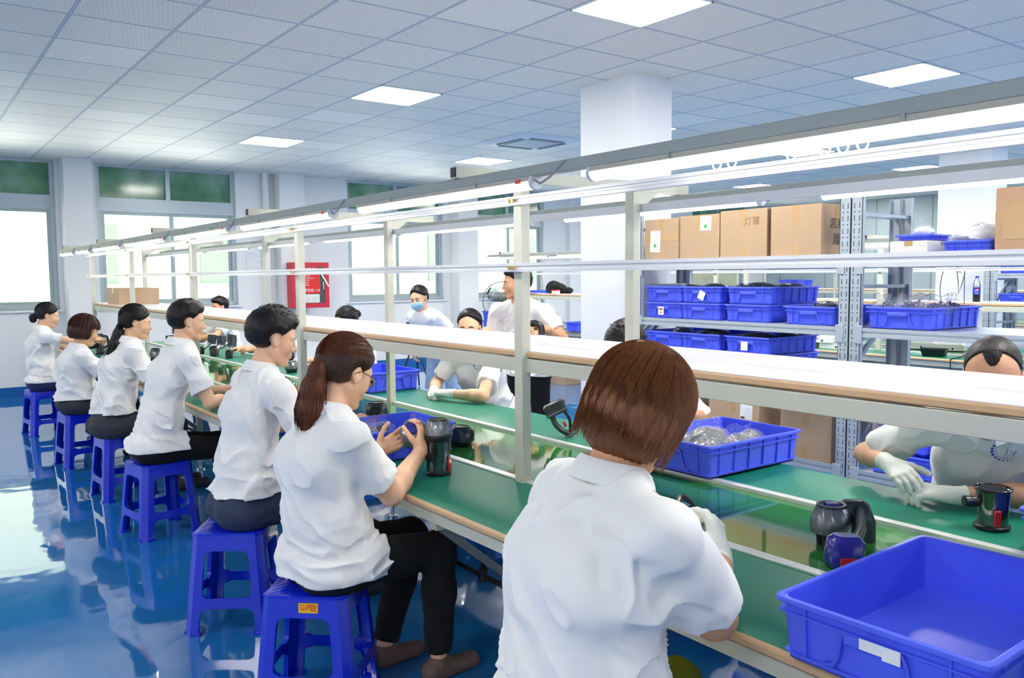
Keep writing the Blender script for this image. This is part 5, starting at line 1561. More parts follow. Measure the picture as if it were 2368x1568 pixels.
# ================================================================== CLEANER PARTS
def motor_unit(loc, rz, label, cap_m=None, vent=False, tilt=None, rad=.055, group='cyclone motor units', base_m=M_DARK, hh=1.0):
    t = empty('motor_unit', loc, rz, label=label, cat='vacuum part', group=group)
    if tilt: t.rotation_euler = tilt
    r = rad
    MB().lathe([(r * .80, 0), (r * .84, .004), (r * .84, .02 * hh), (r * .95, .026 * hh)], 28).build('base_ring', base_m, t, smooth=True)
    n = 14
    def md(th, i):
        if i in (0, 9): return 1
        tw = .5 * i / 9
        return 1 + .035 * (abs(((th / (2 * pi) * n + tw * 2) % 1) - .5) * 2 - .5)
    prof = [(r * (1.02 - .30 * (k / 9) ** 2.2), (.028 + .060 * k / 9) * hh) for k in range(10)]
    MB().lathe(prof, 84, mod=md).build('finned_cowl', M_GUN if vent else M_NICKEL, t, smooth=True, angle=25)
    MB().lathe([(r * .98, .022 * hh), (r * 1.03, .024 * hh), (r * 1.03, .032 * hh), (r * .99, .034 * hh)], 36).build('collar', M_GUN, t, smooth=True)
    z = .088 * hh
    MB().lathe([(r * .74, z - .004), (r * .74, z + .002), (r * .62, z + .005), (r * .56, z + .003)], 30).build('top_ring', M_DARK if cap_m is None else M_NICKEL, t, smooth=True)
    if cap_m:
        MB().lathe([(r * .54, z), (r * .52, z + .012), (r * .40, z + .014)], 8).build('cap', cap_m, t)
    if vent:
        for k in range(6):
            MB().box(r * .93, r * 1.02, -.028, .028, (.034 + k * .008) * hh, (.038 + k * .008) * hh).build('vent_slat', M_BLACK, t)
    return t
def dust_bin(loc, rz, label, top=True, group='clear dust bins'):
    t = empty('dust_bin', loc, rz, label=label, cat='vacuum part', group=group)
    MB().lathe([(.048, 0), (.052, .003), (.052, .012), (.049, .014)], 32).build('base_lid', M_DARK, t, smooth=True)
    mb = MB(); n = 36; prof = [(.0485, .014), (.0495, .13), (.053, .136), (.053, .140)] if top else [(.044, .014), (.050, .12), (.055, .124), (.055, .130)]
    vs = [(r * cos(2 * pi * k / n), r * sin(2 * pi * k / n), z) for r, z in prof for k in range(n)]
    mb.add(vs, [(i * n + k, i * n + (k + 1) % n, (i + 1) * n + (k + 1) % n, (i + 1) * n + k) for i in range(len(prof) - 1) for k in range(n)])
    mb.build('clear_cylinder', M_CLEAR, t, smooth=True)
    MB().lathe([(.020, .014), (.020, .04), (.026, .045), (.030, .13), (.036, .14)] if top else [(.030, .03), (.036, .05), (.036, .12), (.040, .128)], 28).build('inner_shroud', M_GUN if top else M_BLACK, t, smooth=True)
    o = MB().box(-.011, .011, -.060, -.050, .018, .070).build('red_latch', M_RED, t, bevel=.004)
    p = MB().cyl((-.045, -.01, .085), (-.085, -.02, .085), .017, 18, .019).build('inlet_port', M_DARK, t, smooth=True)
    MB().cyl((-.0851, -.02, .085), (-.087, -.0205, .085), .015, 18).build('port_opening', M_BLACK, p)
    if top:
        MB().lathe([(.053, .138), (.058, .150), (.060, .158), (.058, .166)], 36).build('collar', M_DARK, t, smooth=True)
        nn = 14
        MB().lathe([(.058 - .016 * (k / 8) ** 1.8, .166 + .055 * k / 8) for k in range(9)], 84, mod=lambda th, i: 1 + .03 * (abs(((th / (2 * pi) * nn + i * .12) % 1) - .5) * 2 - .5)).build('finned_cowl', M_NICKEL, t, smooth=True, angle=25)
        MB().lathe([(.040, .220), (.036, .226), (.028, .224)], 28).build('top_ring', M_DARK, t, smooth=True)
        MB().tube([(.03, .03, .215), (.055, .04, .20), (.062, .045, .17)], .008, 8).build('hinge_arm', M_DARK, t, smooth=True)
    else:
        MB().tube([(.0545 * cos(2 * pi * k / 32), .0545 * sin(2 * pi * k / 32), .129) for k in range(32)], .0025, 6, closed=True).build('rim', mat('smoky_rim', (70, 52, 56), .15), t, smooth=True)
    return t
def battery_grip(loc, rot, label, group='battery grips', purple=True):
    """battery block with vented face on a curved pistol grip; local z up the grip"""
    t = empty('battery_grip', loc, 0, label=label, cat='vacuum part', group=group); t.rotation_euler = rot
    b = MB(); b.loft([rbox(.052, .030, .13, .010), rbox(.056, .034, .135, .010), rbox(.054, .032, .185, .010), rbox(.046, .024, .192, .010)])
    bo = b.build('battery', M_PURPLE if purple else M_GUN, t, smooth=True)
    MB().loft([rbox(.057, .035, .140, .010), rbox(.057, .035, .148, .010)]).build('silver_band', M_NICKEL, bo, smooth=True)
    MB().box(-.036, .036, -.0365, -.032, .152, .178).build('vent_grille', M_DARK, bo)
    for k in range(6): MB().box(-.034 + k * .0125, -.028 + k * .0125, -.0385, -.036, .155, .175).build('vent_slat', M_GUN, bo)
    MB().box(-.060, -.050, -.014, .014, .170, .187).build('release_catch', M_RED, bo, bevel=.002)
    MB().tube(sm([(.030, 0, .135), (.034, 0, .09), (.018, 0, .045), (-.008, 0, .012)]), .0145, 12).build('grip', M_GUN, t, smooth=True)
    MB().tube(sm([(-.035, 0, .132), (-.040, 0, .08), (-.022, 0, .035), (-.008, 0, .012)]), .008, 10).build('trigger_guard', M_DARK, t, smooth=True)
    MB().box(-.040, .055, -.020, .020, .0, .014).build('foot_plate', M_NICKEL, t, bevel=.004)
    MB().box(-.015, .0, -.008, .008, .055, .082).build('trigger', M_RED, t, bevel=.003)
    return t
motor_unit((2.21, 5.80, BT - .008), .3, 'grey domed motor unit on the belt beside the tousled worker', vent=True, rad=.062)
motor_unit((2.19, 4.27, BT - .008), -2.2, 'black slotted motor unit on the belt behind the glasses worker\'s chin', vent=True, rad=.066)
motor_unit((2.15, 3.32, BT - .008), -.7, 'dark slotted motor unit on the belt right of the clear dust bin', vent=True, rad=.062)
motor_unit((1.70, 2.965, .885), 0, 'grey finned motor unit with violet cap held in the glasses worker\'s hands', cap_m=M_PURPLE, tilt=(radians(50), radians(10), radians(-50)), rad=.060, group='motor units held by workers')
dust_bin((1.74, 2.86, BT), .4, 'clear dust bin with red latch and finned silver top standing on the green bench')
dust_bin((2.73, 1.165, BT), -.9, 'open clear dust bin with smoky rim and no top, beside the buzz-cut worker', top=False)
battery_grip((2.66, 3.12, BT), (0, radians(26), radians(143)), 'silver and violet battery grip standing on the far bench left of the chestnut-haired worker', purple=False)
# complete cleaner body on the belt
t = empty('hand_cleaner', (2.22, 1.40, BT - .008), radians(-38), label='hand-held cleaner body with finned silver cyclone and violet battery lying on the belt', cat='vacuum part')
nn = 14
MB().lathe([(.040, 0), (.042, .03), (.050, .036)], 30).build('neck_ring', M_BLACK, t, smooth=True)
MB().lathe([(.055, .036), (.060, .040), (.060, .05)] + [(.0605 - .018 * (k / 8) ** 2, .052 + .062 * k / 8) for k in range(9)], 84, mod=lambda th, i: 1 if i < 3 else 1 + .035 * (abs(((th / (2 * pi) * nn + i * .13) % 1) - .5) * 2 - .5)).build('finned_cowl', M_NICKEL, t, smooth=True, angle=25)
MB().lathe([(.043, .112), (.042, .122), (.034, .122), (.030, .112)], 30).build('top_ring', M_GUN, t, smooth=True)
MB().loft([rbox(.020, .014, .115, .004), rbox(.018, .012, .126, .004)]).build('cap', M_PURPLE, t)
mb = MB(); mb.loft([[(x_, y_ + .03, z_) for x_, y_, z_ in rbox(.045, .028, z, .014, cx=.095)] for z in (.0, .06)] + [[(x_, y_ + .03, z_) for x_, y_, z_ in rbox(.040, .024, .115, .012, cx=.08)], [(x_, y_ + .03, z_) for x_, y_, z_ in rbox(.028, .015, .125, .010, cx=.078)]])
mb.build('motor_housing', M_GUN, t, smooth=True)
MB().tube([(.085, .01, .095), (.055, -.085, .070), (.0, -.18, .055)], [.018, .016, .018], 12).build('grip', M_GUN, t, smooth=True)
o = MB(); o.loft([rbox(.042, .030, 0, .012), rbox(.048, .036, .012, .014), rbox(.046, .034, .075, .016), rbox(.034, .022, .090, .016)])
o = o.build('battery', M_PURPLE, t, smooth=True); o.location = (-.035, -.20, .0); o.rotation_euler = (0, radians(4), radians(8))
MB().box(-.03, .03, -.039, -.035, .008, .035).build('red_catch', M_RED, o, bevel=.002)
t = empty('filter_ring', (1.665, 1.475, .925), 0, label='dark ring with clear slots held by the nearest worker\'s white glove', cat='vacuum part'); t.rotation_euler = (radians(60), radians(20), 0)
MB().tube([(.036 * cos(2 * pi * k / 28), .036 * sin(2 * pi * k / 28), 0) for k in range(28)], .008, 8, closed=True).build('ring', M_DARK, t, smooth=True)
for k in range(3): MB().bar((-.028, -.018 + k * .018, 0), (.028, -.018 + k * .018, 0), .004, .003).build('slot_bar', M_CHROME, t)

# what the standing worker holds
t = empty('hand_cleaner', (3.58, 4.60, 1.13), 0, label='silver and violet hand-held cleaner in the standing worker\'s left hand', cat='vacuum part'); t.rotation_euler = (radians(10), radians(-25), radians(120))
MB().tube([(0, 0, .06), (.0, 0, .0), (.02, 0, -.05)], [.015, .014, .016], 12).build('grip', M_GUN, t, smooth=True)
MB().tube(sm([(-.06, 0, .04), (-.03, 0, .085), (.02, 0, .09), (.05, 0, .07)]), .022, 14).build('motor_housing', M_DARK, t, smooth=True)
MB().loft([rbox(.07, .026, -.055, .008), rbox(.075, .030, -.06, .008), rbox(.07, .028, -.095, .008)]).build('battery', M_NICKEL, t, smooth=True)
MB().box(-.05, .05, -.033, -.028, -.09, -.07).build('violet_band', M_PURPLE, t)
t = empty('battery_pack', (3.42, 4.96, 1.12), 0, label='silver oval pack in the standing worker\'s right hand', cat='vacuum part'); t.rotation_euler = (radians(20), radians(20), radians(-30))
MB().loft([rbox(.05, .018, -.012, .014), rbox(.058, .024, -.006, .016), rbox(.058, .024, .008, .016), rbox(.045, .016, .014, .014)]).build('shell', M_NICKEL, t, smooth=True)
MB().loft([rbox(.03, .010, .013, .008), rbox(.03, .010, .017, .008)]).build('window', M_DARK, t)

# cleaner heads farther along
mi = 0
for (x, y, lab, cm) in ((1.80, 9.35, 'dark motor unit near the bench edge beyond the bob-haired worker', None), (2.13, 9.05, 'grey motor unit on the belt right of the long-ponytailed worker\'s face', None), (1.72, 8.75, 'black motor unit beside the bob-haired worker\'s shoulder', None), (2.08, 8.75, 'black motor unit just past the ponytailed worker on the belt', None),
                        (3.0, 7.65, 'violet-capped motor unit on the far bench left of the fifth post', M_PURPLE), (2.66, 6.72, 'small dark motor unit on the far bench near the belt guide', None), (2.84, 7.4, 'dark motor unit on the far bench beside the violet-capped one', None)):
    motor_unit((x, y, BT + (.006 if not (1.97 < x < 2.5) else -.008)), mi * 1.3, lab, cap_m=cm, vent=(mi % 2 == 0), group='motor units farther down the line'); mi += 1
for k, (x, y, h, lab) in enumerate(((2.62, 10.1, .30, 'tall dark cleaner body standing on the far bench by the crop-haired worker\'s face'), (1.74, 9.75, .22, 'upright dark cleaner body beside the bob-haired worker\'s face'))):
    t = empty('vacuum_cleaner', (x, y, BT), .5 * k, label=lab, cat='vacuum part')
    MB().lathe([(.05, 0), (.052, .01), (.04, .02), (.035, h * .5), (.05, h * .55), (.05, h * .75), (.036, h * .95), (.02, h)], 24).build('housing', M_GUN, t, smooth=True)
    MB().cyl((-.04, 0, h * .4), (-.12, .02, h * .38), .024, 14).build('inlet_port', M_DARK, t, smooth=True)
    MB().tube(sm([(.04, 0, h * .85), (.09, 0, h * .8), (.10, 0, h * .4), (.05, 0, h * .3)]), .012, 10).build('grip', M_DARK, t, smooth=True)
rnd = random.Random(4)
for k, (x, y, a, lab) in enumerate(((2.62, 9.0, .6, 'grey cleaner handle leaning in the heap on the far bench, leftmost'), (2.66, 8.72, .9, 'grey cleaner handle leaning in the heap on the far bench, middle'), (2.70, 8.42, 1.1, 'grey cleaner handle in the heap under the gripping hands'), (2.78, 8.95, .2, 'dark cleaner handle behind the heap on the far bench'))):
    t = empty('vacuum_wand', (x, y, BT), a, label=lab, cat='vacuum part', group='cleaner handles heaped on the far bench')
    MB().tube([(-.10, 0, .03), (.0, 0, .07), (.10, 0, .12)], [.020, .017, .018], 12).build('tube', M_NICKEL, t, smooth=True)
    MB().cyl((.10, 0, .10), (.12, 0, .19), .042, 16, .048).build('cup', M_GUN, t, smooth=True)
    MB().loft([rbox(.04, .03, 0, .01, cx=-.09), rbox(.045, .034, .06, .012, cx=-.09), rbox(.03, .025, .085, .01, cx=-.09)]).build('battery', M_DARK, t, smooth=True)

# carton on the hanging shelf, far end
def carton(x0, x1, y0, y1, z0, z1, label, group=None, tape='x', rz=0.0, open_=False, sticker=None, m_=None, mark=None):
    cx_, cy_ = (x0 + x1) / 2, (y0 + y1) / 2
    t = empty('cardboard_box', (cx_, cy_, z0), rz, label=label, cat='box', group=group)
    a, b, h = (x1 - x0) / 2, (y1 - y0) / 2, z1 - z0
    m_ = m_ or M_CARD
    MB().box(-a, a, -b, b, 0, h - (.0 if not open_ else .004)).build('body', m_, t, bevel=.003)
    if not open_:
        MB().box(-.001, .001, -b - .0005, b + .0005, h, h + .0015).build('seam', M_CARD2, t)
    else:
        for s_ in (-1, 1):
            f = MB().box(0, a * .9, -b, b, 0, .004).build('flap', m_, t); f.location = (s_ * a, 0, h - .004); f.rotation_euler = (0, radians(-150 if s_ < 0 else -70), 0)
    tw = .024
    # tape over the edge facing the camera (-x face and -y face)
    MB().box(-a - .0008, -a, -tw, tw, h * .68, h).build('tape', M_TAPE, t); MB().box(-a - .0008, -a, -tw, tw, 0, h * .28).build('tape', M_TAPE, t)
    MB().box(-tw, tw, -b - .0008, -b, h * .70, h).build('tape', M_TAPE, t)
    if tape == 'h':
        MB().box(-a - .0012, -a - .0004, -b, b, h * .50, h * .50 + .045).build('tape', M_TAPE, t)
    if sticker:
        yy, zz, sy, sz, green = sticker
        s_ = MB().box(-.0014, 0, -sy / 2, sy / 2, -sz / 2, sz / 2).build('label_sheet', M_PAPER, t); s_.location = (-a - .0005, yy, zz); s_.rotation_euler = (radians(2), 0, 0)
        pr = MB()
        for k in range(6): pr.box(-.0018, -.0014, -sy * .42, sy * (.1 + .05 * (k % 4)), -sz * .4 + k * sz * .13, -sz * .4 + k * sz * .13 + sz * .03)
        pr.build('print', mat('print_grey', (176, 186, 186), .6), s_)
        if green: MB().box(-.0022, -.0014, -.012, .012, -.012 - sz * .2, .012 - sz * .2).build('green_dot', mat('sticker_green', (40, 186, 96), .5), s_)
        else: MB().box(-.0022, -.0014, sy * .1, sy * .42, -sz * .46, -sz * .34).build('barcode', mat('print_black', (40, 40, 44), .5), s_)
    if mark:
        for (s_txt, size, xx, zz) in mark:
            text_mesh('lettering', s_txt, size, mat('print_black', (40, 40, 44), .5), t, Matrix.Translation((xx, -b - .001, zz)) @ Matrix.Rotation(pi / 2, 4, 'X'))
    return t
carton(1.98, 2.40, 9.92, 10.55, 1.262, 1.445, 'cardboard box alone on the white shelf at its far end')

# ================================================================== GREY RACK
RX0, RX1 = 4.60, 5.18
LEV = (.372, .892, 1.227, 1.640)
def upright(mb, holes, x, y, z1, face=-1):
    w = .035
    mb.box(x - .003 if face < 0 else x - .03, x + .03 if face < 0 else x + .003, y - w, y - w + .003, 0, z1); mb.box(x - .003 if face < 0 else x - .03, x + .03 if face < 0 else x + .003, y + w - .003, y + w, 0, z1)
    xf = x if face < 0 else x
    mb.box(xf - .003, xf, y - w, y + w, 0, z1)
    if holes is not None:
        n = int(z1 / .075)
        for k in range(n):
            z = .04 + k * .075
            for s_ in (-1, 1):
                yy = y + s_ * .014
                holes.cyl((xf - .0036, yy, z), (xf - .003, yy, z), .0042, 8)
                pts = [(yy + s_ * -.002, z + .022), (yy + s_ * .004, z + .028), (yy + s_ * .002, z + .040), (yy + s_ * .0035, z + .052)]
                for i in range(3):
                    holes.bar((xf - .0034, pts[i][0], pts[i][1]), (xf - .0034, pts[i + 1][0], pts[i + 1][1]), .004, .001, (1, 0, 0))
M_HOLE = mat('punched_hole', (34, 40, 52), .6)
def rack(x0, x1, ys, levels, top, label, holes=True, beams=None):
    t = empty('storage_rack', (0, 0, 0), label=label, cat='shelving')
    for i, y in enumerate(ys):
        for (x, fc) in ((x0, -1), (x1, 1)):
            for d in ((-.037, .037) if 0 < i < len(ys) - 1 or True else (0,)):
                mb = MB(); hm = MB() if (holes and fc < 0) else None
                upright(mb, hm, x, y + d, top, fc)
                u = mb.build('upright', M_RACK, t)
                if hm: hm.build('holes', M_HOLE, u)
        for d in (-.037, .037):
            for z, zz in ((.25, .25), (.95, .95), (1.47, 1.47), (top - .12, top - .12), (1.0, 1.44), (.28, .9)):
                MB().bar((x0, y + d, z), (x1, y + d, zz), .03, .02, (0, 0, 1) if z == zz else (0, 1, 0)).build('brace', M_RACK, t)
    for i in range(len(ys) - 1):
        a, b = ys[i] + .075, ys[i + 1] - .075
        for z in levels:
            for x in (x0 - .002, x1 - .038):
                pr = [(x, z), (x + .04, z), (x + .04, z - .055), (x, z - .055), (x, z - .036), (x + .006, z - .034), (x + .006, z - .022), (x, z - .020)]
                MB().loft([[(px_, y, pz_) for px_, pz_ in pr] for y in (a, b)]).build('beam', M_RACK, t)
            for y in (a, b):
                s_ = 1 if y == a else -1
                MB().box(x0 - .008, x0 - .002, min(y - s_ * .04, y + s_ * .012), max(y - s_ * .04, y + s_ * .012), z - .095, z + .015).build('beam_clip', M_RACK, t, bevel=.004)
            MB().box(x0 + .002, x1 - .002, a, b, z - .004, z - .0005).build('shelf_panel', M_RACK, t)
    return t
rack(RX0, RX1, (.95, 2.81, 4.62), LEV, 2.02, 'grey perforated storage rack between the first and second benches')
# side sheet visible at the far bay end
# cartons on the top shelf, left bay
TS = LEV[3]
K = 'cartons on the top shelf of the rack'
carton(4.63, 5.08, 4.20, 4.54, TS, 1.965, 'leftmost carton on the top rack shelf, white label with green dot low on its face', K, 'h', sticker=(.06, .16, .10, .16, True))
carton(4.63, 5.10, 3.825, 4.185, TS, 1.972, 'second carton on the top rack shelf, white label with green dot high up', K, sticker=(-.06, .27, .10, .10, True))
carton(4.63, 5.10, 3.43, 3.815, TS, 1.985, 'third carton on the top rack shelf with faint handwriting near its top', K)
o = text_mesh('handwriting', '灯罩', .065, mat('pencil_grey', (160, 126, 96), .7), None, Matrix.Identity(4)); 
o.matrix_world = Matrix.Translation((4.6285, 3.55, 1.90)) @ Matrix.Rotation(-pi / 2, 4, 'Z') @ Matrix.Rotation(pi / 2, 4, 'X')
hand_o = o
c4 = carton(4.63, 4.97, 3.03, 3.40, TS, 1.985, 'large carton on the top rack shelf beside the upright, black lettering on its side', K, mark=[('凯利', .075, .0, .22), ('周转', .075, .03, .12)])
third = [o_ for o_ in COL.objects if o_.get('label', '').startswith('third carton')][0]
hand_o.parent = third; hand_o.matrix_parent_inverse = parent_world(third).inverted()
# crates, left bay
KC = 'blue crates on the rack'
M_BAGD = mat('bagged_black', (16, 16, 18), .25, coat=.4)
def cover(parent_label, cx_, cy_, z, seed, L=.50, W=.34):
    """crumpled black bags lying in a crate, seen as one heap of wrapped parts"""
    pass
i = 0
spots = [(4.345, 1.227, 'lower row of the rack\'s left bay, leftmost with a white and red card'), (3.99, 1.227, 'lower row of the rack\'s left bay, second from left'), (3.585, 1.227, 'lower row of the rack\'s left bay, third from left'), (3.10, 1.227, 'lower row of the rack\'s left bay, tight against the upright'),
         (4.345, 1.347, 'upper row of the rack\'s left bay, leftmost'), (3.985, 1.347, 'upper row of the rack\'s left bay, middle with torn white tag'), (3.575, 1.347, 'upper row of the rack\'s left bay, rightmost and showing its long side'),
         (4.345, 1.010, 'under the middle rack shelf, leftmost'), (3.985, .892, 'under the middle rack shelf, centre bottom'), (3.985, 1.010, 'under the middle rack shelf, centre top with faint marks'), (3.575, .892, 'under the middle rack shelf, right bottom'), (3.575, 1.010, 'under the middle rack shelf, right top with white card'), (4.345, .892, 'under the middle rack shelf, leftmost bottom')]
for (y, z, w_) in spots:
    c = crate((4.905, y + .005 * sin(i * 3), z), radians(rnd.uniform(-1, 1)), 'blue crate ' + w_, L=.58, W=.385, Hh=.118, group=KC)
    if i in (0, 5, 11):
        s_ = MB().box(-.002, 0, -.028, .028, -.03, .03).build('card', M_PAPER, c); s_.location = (-.296, .0 if i != 5 else -.03, .055); s_.rotation_euler = (radians(0 if i != 5 else 25), 0, 0)
        if i == 0:
            pm = MB(); pm.box(-.003, -.002, -.020, .020, .008, .018).box(-.003, -.002, -.010, .010, -.016, -.008); pm.build('red_print', M_RED, s_)
    i += 1
for k, (x, y, z, rx, ry) in enumerate(((4.80, 4.00, 1.43, .13, .08), (4.78, 4.20, 1.43, .10, .07), (4.82, 3.62, 1.43, .12, .09), (5.0, 3.52, 1.43, .12, .08), (4.72, 3.70, 1.44, .09, .06), (4.85, 3.12, 1.31, .14, .09),
                                       (4.80, 4.00, 1.09, .13, .09), (4.80, 3.62, 1.09, .13, .08), (4.96, 3.50, 1.09, .11, .08), (4.85, 4.34, 1.09, .12, .08))):
    blob_bag('bagged_part', (x, y, z), (rx, ry), 'clear bag of black parts heaped on the rack crates, %s' % ('upper middle crate', 'upper left edge', 'upper right crate, left', 'upper right crate, right', 'upper right crate, front corner', 'lower crate at the upright', 'under-shelf centre crate', 'under-shelf right crate, front', 'under-shelf right crate, back', 'under-shelf left crate')[k],
             'bag', 'bagged black parts on the rack crates', M_BAGD, seed=80 + k, rz=k * .8, parts=False, hr=.35, flap=(k % 3 == 0))
# crate of zip bags, right bay
crate((4.905, 2.515, 1.227), radians(0), 'blue crate heaped with zip bags of violet parts, right bay of the rack', L=.60, W=.41, Hh=.128, group=KC)
for k, (x, y, rx) in enumerate(((4.72, 2.66, .085), (4.72, 2.50, .09), (4.76, 2.38, .085), (4.96, 2.58, .09), (5.02, 2.42, .085))):
    blob_bag('parts_bag', (x, y, 1.30), (rx, .075), 'zip bag of violet-blue parts, %s in the right bay crate' % ('front left', 'front middle', 'front right', 'back left', 'back right')[k], 'bag', 'zip bags of violet parts', mat('violet_parts', (50, 48, 128), .2, coat=.5), seed=100 + k, rz=1.2 + k * .5, zip_=True, hr=.62)
# top shelf, right bay
t = carton(4.64, 4.98, 2.37, 2.59, TS, TS + .092, 'low white box under a small blue crate on the top rack shelf', m_=mat('white_board', (222, 220, 216), .7))
crate((4.80, 2.475, TS + .094), radians(90), 'small blue crate on the low white box on the top rack shelf', L=.22, W=.26, Hh=.035, nl=2, nw=2, handle=False, group='small crates on the top rack shelf')
blob_bag('empty_bag', (4.80, 2.475, TS + .12), (.07, .06), 'crumpled clear bag on the small blue crate on the top rack shelf', 'bag', None, mat('milky', (226, 230, 236), .4), seed=120, parts=False, hr=.5)
crate((4.85, 2.17, TS), radians(90), 'blue crate of loose clear wrap beside the tall carton on the top rack shelf', L=.28, W=.40, Hh=.085, nl=2, nw=2, handle=False, group='small crates on the top rack shelf')
blob_bag('plastic_wrap', (4.83, 2.17, TS + .05), (.15, .15), 'big crumple of clear plastic wrap spilling from the top shelf crate', 'plastic wrap', None, mat('milky', (226, 230, 236), .4), seed=122, parts=False, hr=.42)
c = carton(4.62, 5.10, 1.45, 2.01, TS, 1.985, 'tall taped carton on the top rack shelf at the right edge', None, 'h', m_=mat('cardboard_orange', (188, 152, 120), .8))
MB().box(-.2415, -.2405, -.05, .24, .08, .28).build('tape', M_TAPE, c)
s_ = MB().box(-.001, 0, -.06, .06, -.015, .015).build('label_strip', M_PAPER, c); s_.location = (-.2425, -.0 + .06, .25); s_.rotation_euler = (radians(15), 0, 0)
# cartons on the low shelf
K = 'cartons on the low rack shelf'
LS = LEV[0]
carton(4.63, 4.95, 3.99, 4.35, LS, .72, 'carton on the low rack shelf with white label, left of the others', K, sticker=(-.10, .27, .10, .09, False))
carton(4.63, 5.05, 3.47, 3.90, LS, .705, 'taped carton on the low rack shelf, white label at its right', K, 'x', sticker=(-.11, .24, .10, .10, False))
carton(4.63, 5.10, 2.93, 3.30, LS, .685, 'open-topped carton on the low rack shelf beside the upright', K, open_=True)
crate((4.90, 2.48, LS), 0, 'blue crate on the low rack shelf under the right bay, left half', L=.58, W=.40, group=KC)
crate((4.90, 2.05, LS), 0, 'blue crate on the low rack shelf behind the buzz-cut worker\'s elbow', L=.58, W=.40, group=KC)
crate((4.90, 2.50, LS + .132), 0, 'blue crate with thin rods sticking out, second on the low rack shelf', L=.50, W=.30, group=KC)
for k in range(4):
    t = empty('grey_rod', (4.80 + k * .05, 2.45, LS + .17), label='grey rod leaning in the low crate of the right bay, %s' % ('foremost', 'second', 'third', 'rearmost')[k], cat='rod', group='rods in the low crate')
    MB().tube([(0, -.02, -.02), (.02, .13, .30)], .012, 8).build('tube', mat('rod_grey', (110, 120, 136), .3), t, smooth=True)

# rack behind the second line
rack(10.5, 11.07, (2.65, 4.60), (.80, 1.199, 1.538), 2.0, 'second grey rack far right, behind the second bench', holes=True)
for k, (y, z, w_) in enumerate(((4.33, 1.199, 'lower shelf'), (3.9, 1.199, 'lower shelf, right one'), (4.33, 1.538, 'upper shelf'), (3.9, 1.538, 'upper shelf, right one'))):
    crate((10.8, y, z), 0, 'blue crate on the second rack\'s %s' % w_, L=.56, W=.40, Hh=.10, group='blue crates on the second rack', far=True)
# ================================================================== SECOND LINE AND BACKGROUND
S2X, S2Z = 8.50, 1.262
t = empty('soda_bottle', (8.62, 3.90, S2Z), label='soda bottle with blue cap and blue label on the second bench\'s white shelf', cat='bottle')
M_PET = pane_mat('bottle_clear', (240, 246, 250), .8, .05)
MB().lathe([(.031, 0), (.034, .006), (.033, .03), (.0345, .06), (.0335, .085)], 24).build('drink', mat('cola', (38, 14, 14), .1), t, smooth=True)
vs = MB(); n = 24; prof = [(.0335, .085), (.0345, .15), (.033, .175), (.024, .205), (.014, .228), (.0135, .238)]
vs.add([(r * cos(2 * pi * k / n), r * sin(2 * pi * k / n), z) for r, z in prof for k in range(n)], [(i * n + k, i * n + (k + 1) % n, (i + 1) * n + (k + 1) % n, (i + 1) * n + k) for i in range(5) for k in range(n)])
vs.build('clear_neck', M_PET, t, smooth=True)
MB().lathe([(.0160, .236), (.0160, .252), (.014, .254)], 18).build('cap', mat('cap_blue', (20, 40, 190), .3), t, smooth=True)
lb = MB(); lb.add([(.0352 * cos(2 * pi * k / n), .0352 * sin(2 * pi * k / n), z) for z in (.070, .142) for k in range(n)], [(k, (k + 1) % n, n + (k + 1) % n, n + k) for k in range(n)])
lo_ = lb.build('wrap_label', mat('label_blue', (16, 56, 170), .35), t, smooth=True)
def disc_seg(name, m_, f0, f1, r=.017):
    """slice of a round badge wrapped on the bottle; f0..f1 give lower and upper wave edge"""
    mb = MB(); a0 = math.atan2(-3.9, -8.62); N_ = 14; vv = []; ff = []
    for i in range(N_ + 1):
        u = -1 + 2 * i / N_; lim = math.sqrt(max(0, 1 - u * u))
        lo2, hi2 = max(-lim, min(lim, f0(u))), max(-lim, min(lim, f1(u)))
        for v in (lo2, hi2):
            an = a0 + u * r / .0354; vv.append((.0356 * cos(an), .0356 * sin(an), .113 + v * r))
    for i in range(N_): ff.append((2 * i, 2 * i + 2, 2 * i + 3, 2 * i + 1))
    mb.add(vv, ff); return mb.build(name, m_, lo_)
disc_seg('badge_red', mat('badge_red', (220, 30, 44), .4), lambda u: .15 + .25 * sin(u * 2.4), lambda u: 2)
disc_seg('badge_white', M_PAPER, lambda u: -.25 + .25 * sin(u * 2.2), lambda u: .15 + .25 * sin(u * 2.4))
disc_seg('badge_blue', mat('badge_blue', (30, 90, 200), .4), lambda u: -2, lambda u: -.25 + .25 * sin(u * 2.2))
tm_ = MB()
for k in range(5):
    an = math.atan2(-3.9, -8.62) + (-.35 + k * .17); tm_.box(.0355, .0362, -.0018, .0018, .082, .089)
    for q in range(-8, 0): x_, y_, z_ = tm_.v[q]; tm_.v[q] = (x_ * cos(an) - y_ * sin(an), x_ * sin(an) + y_ * cos(an), z_)
tm_.build('wordmark', M_PAPER, lo_)

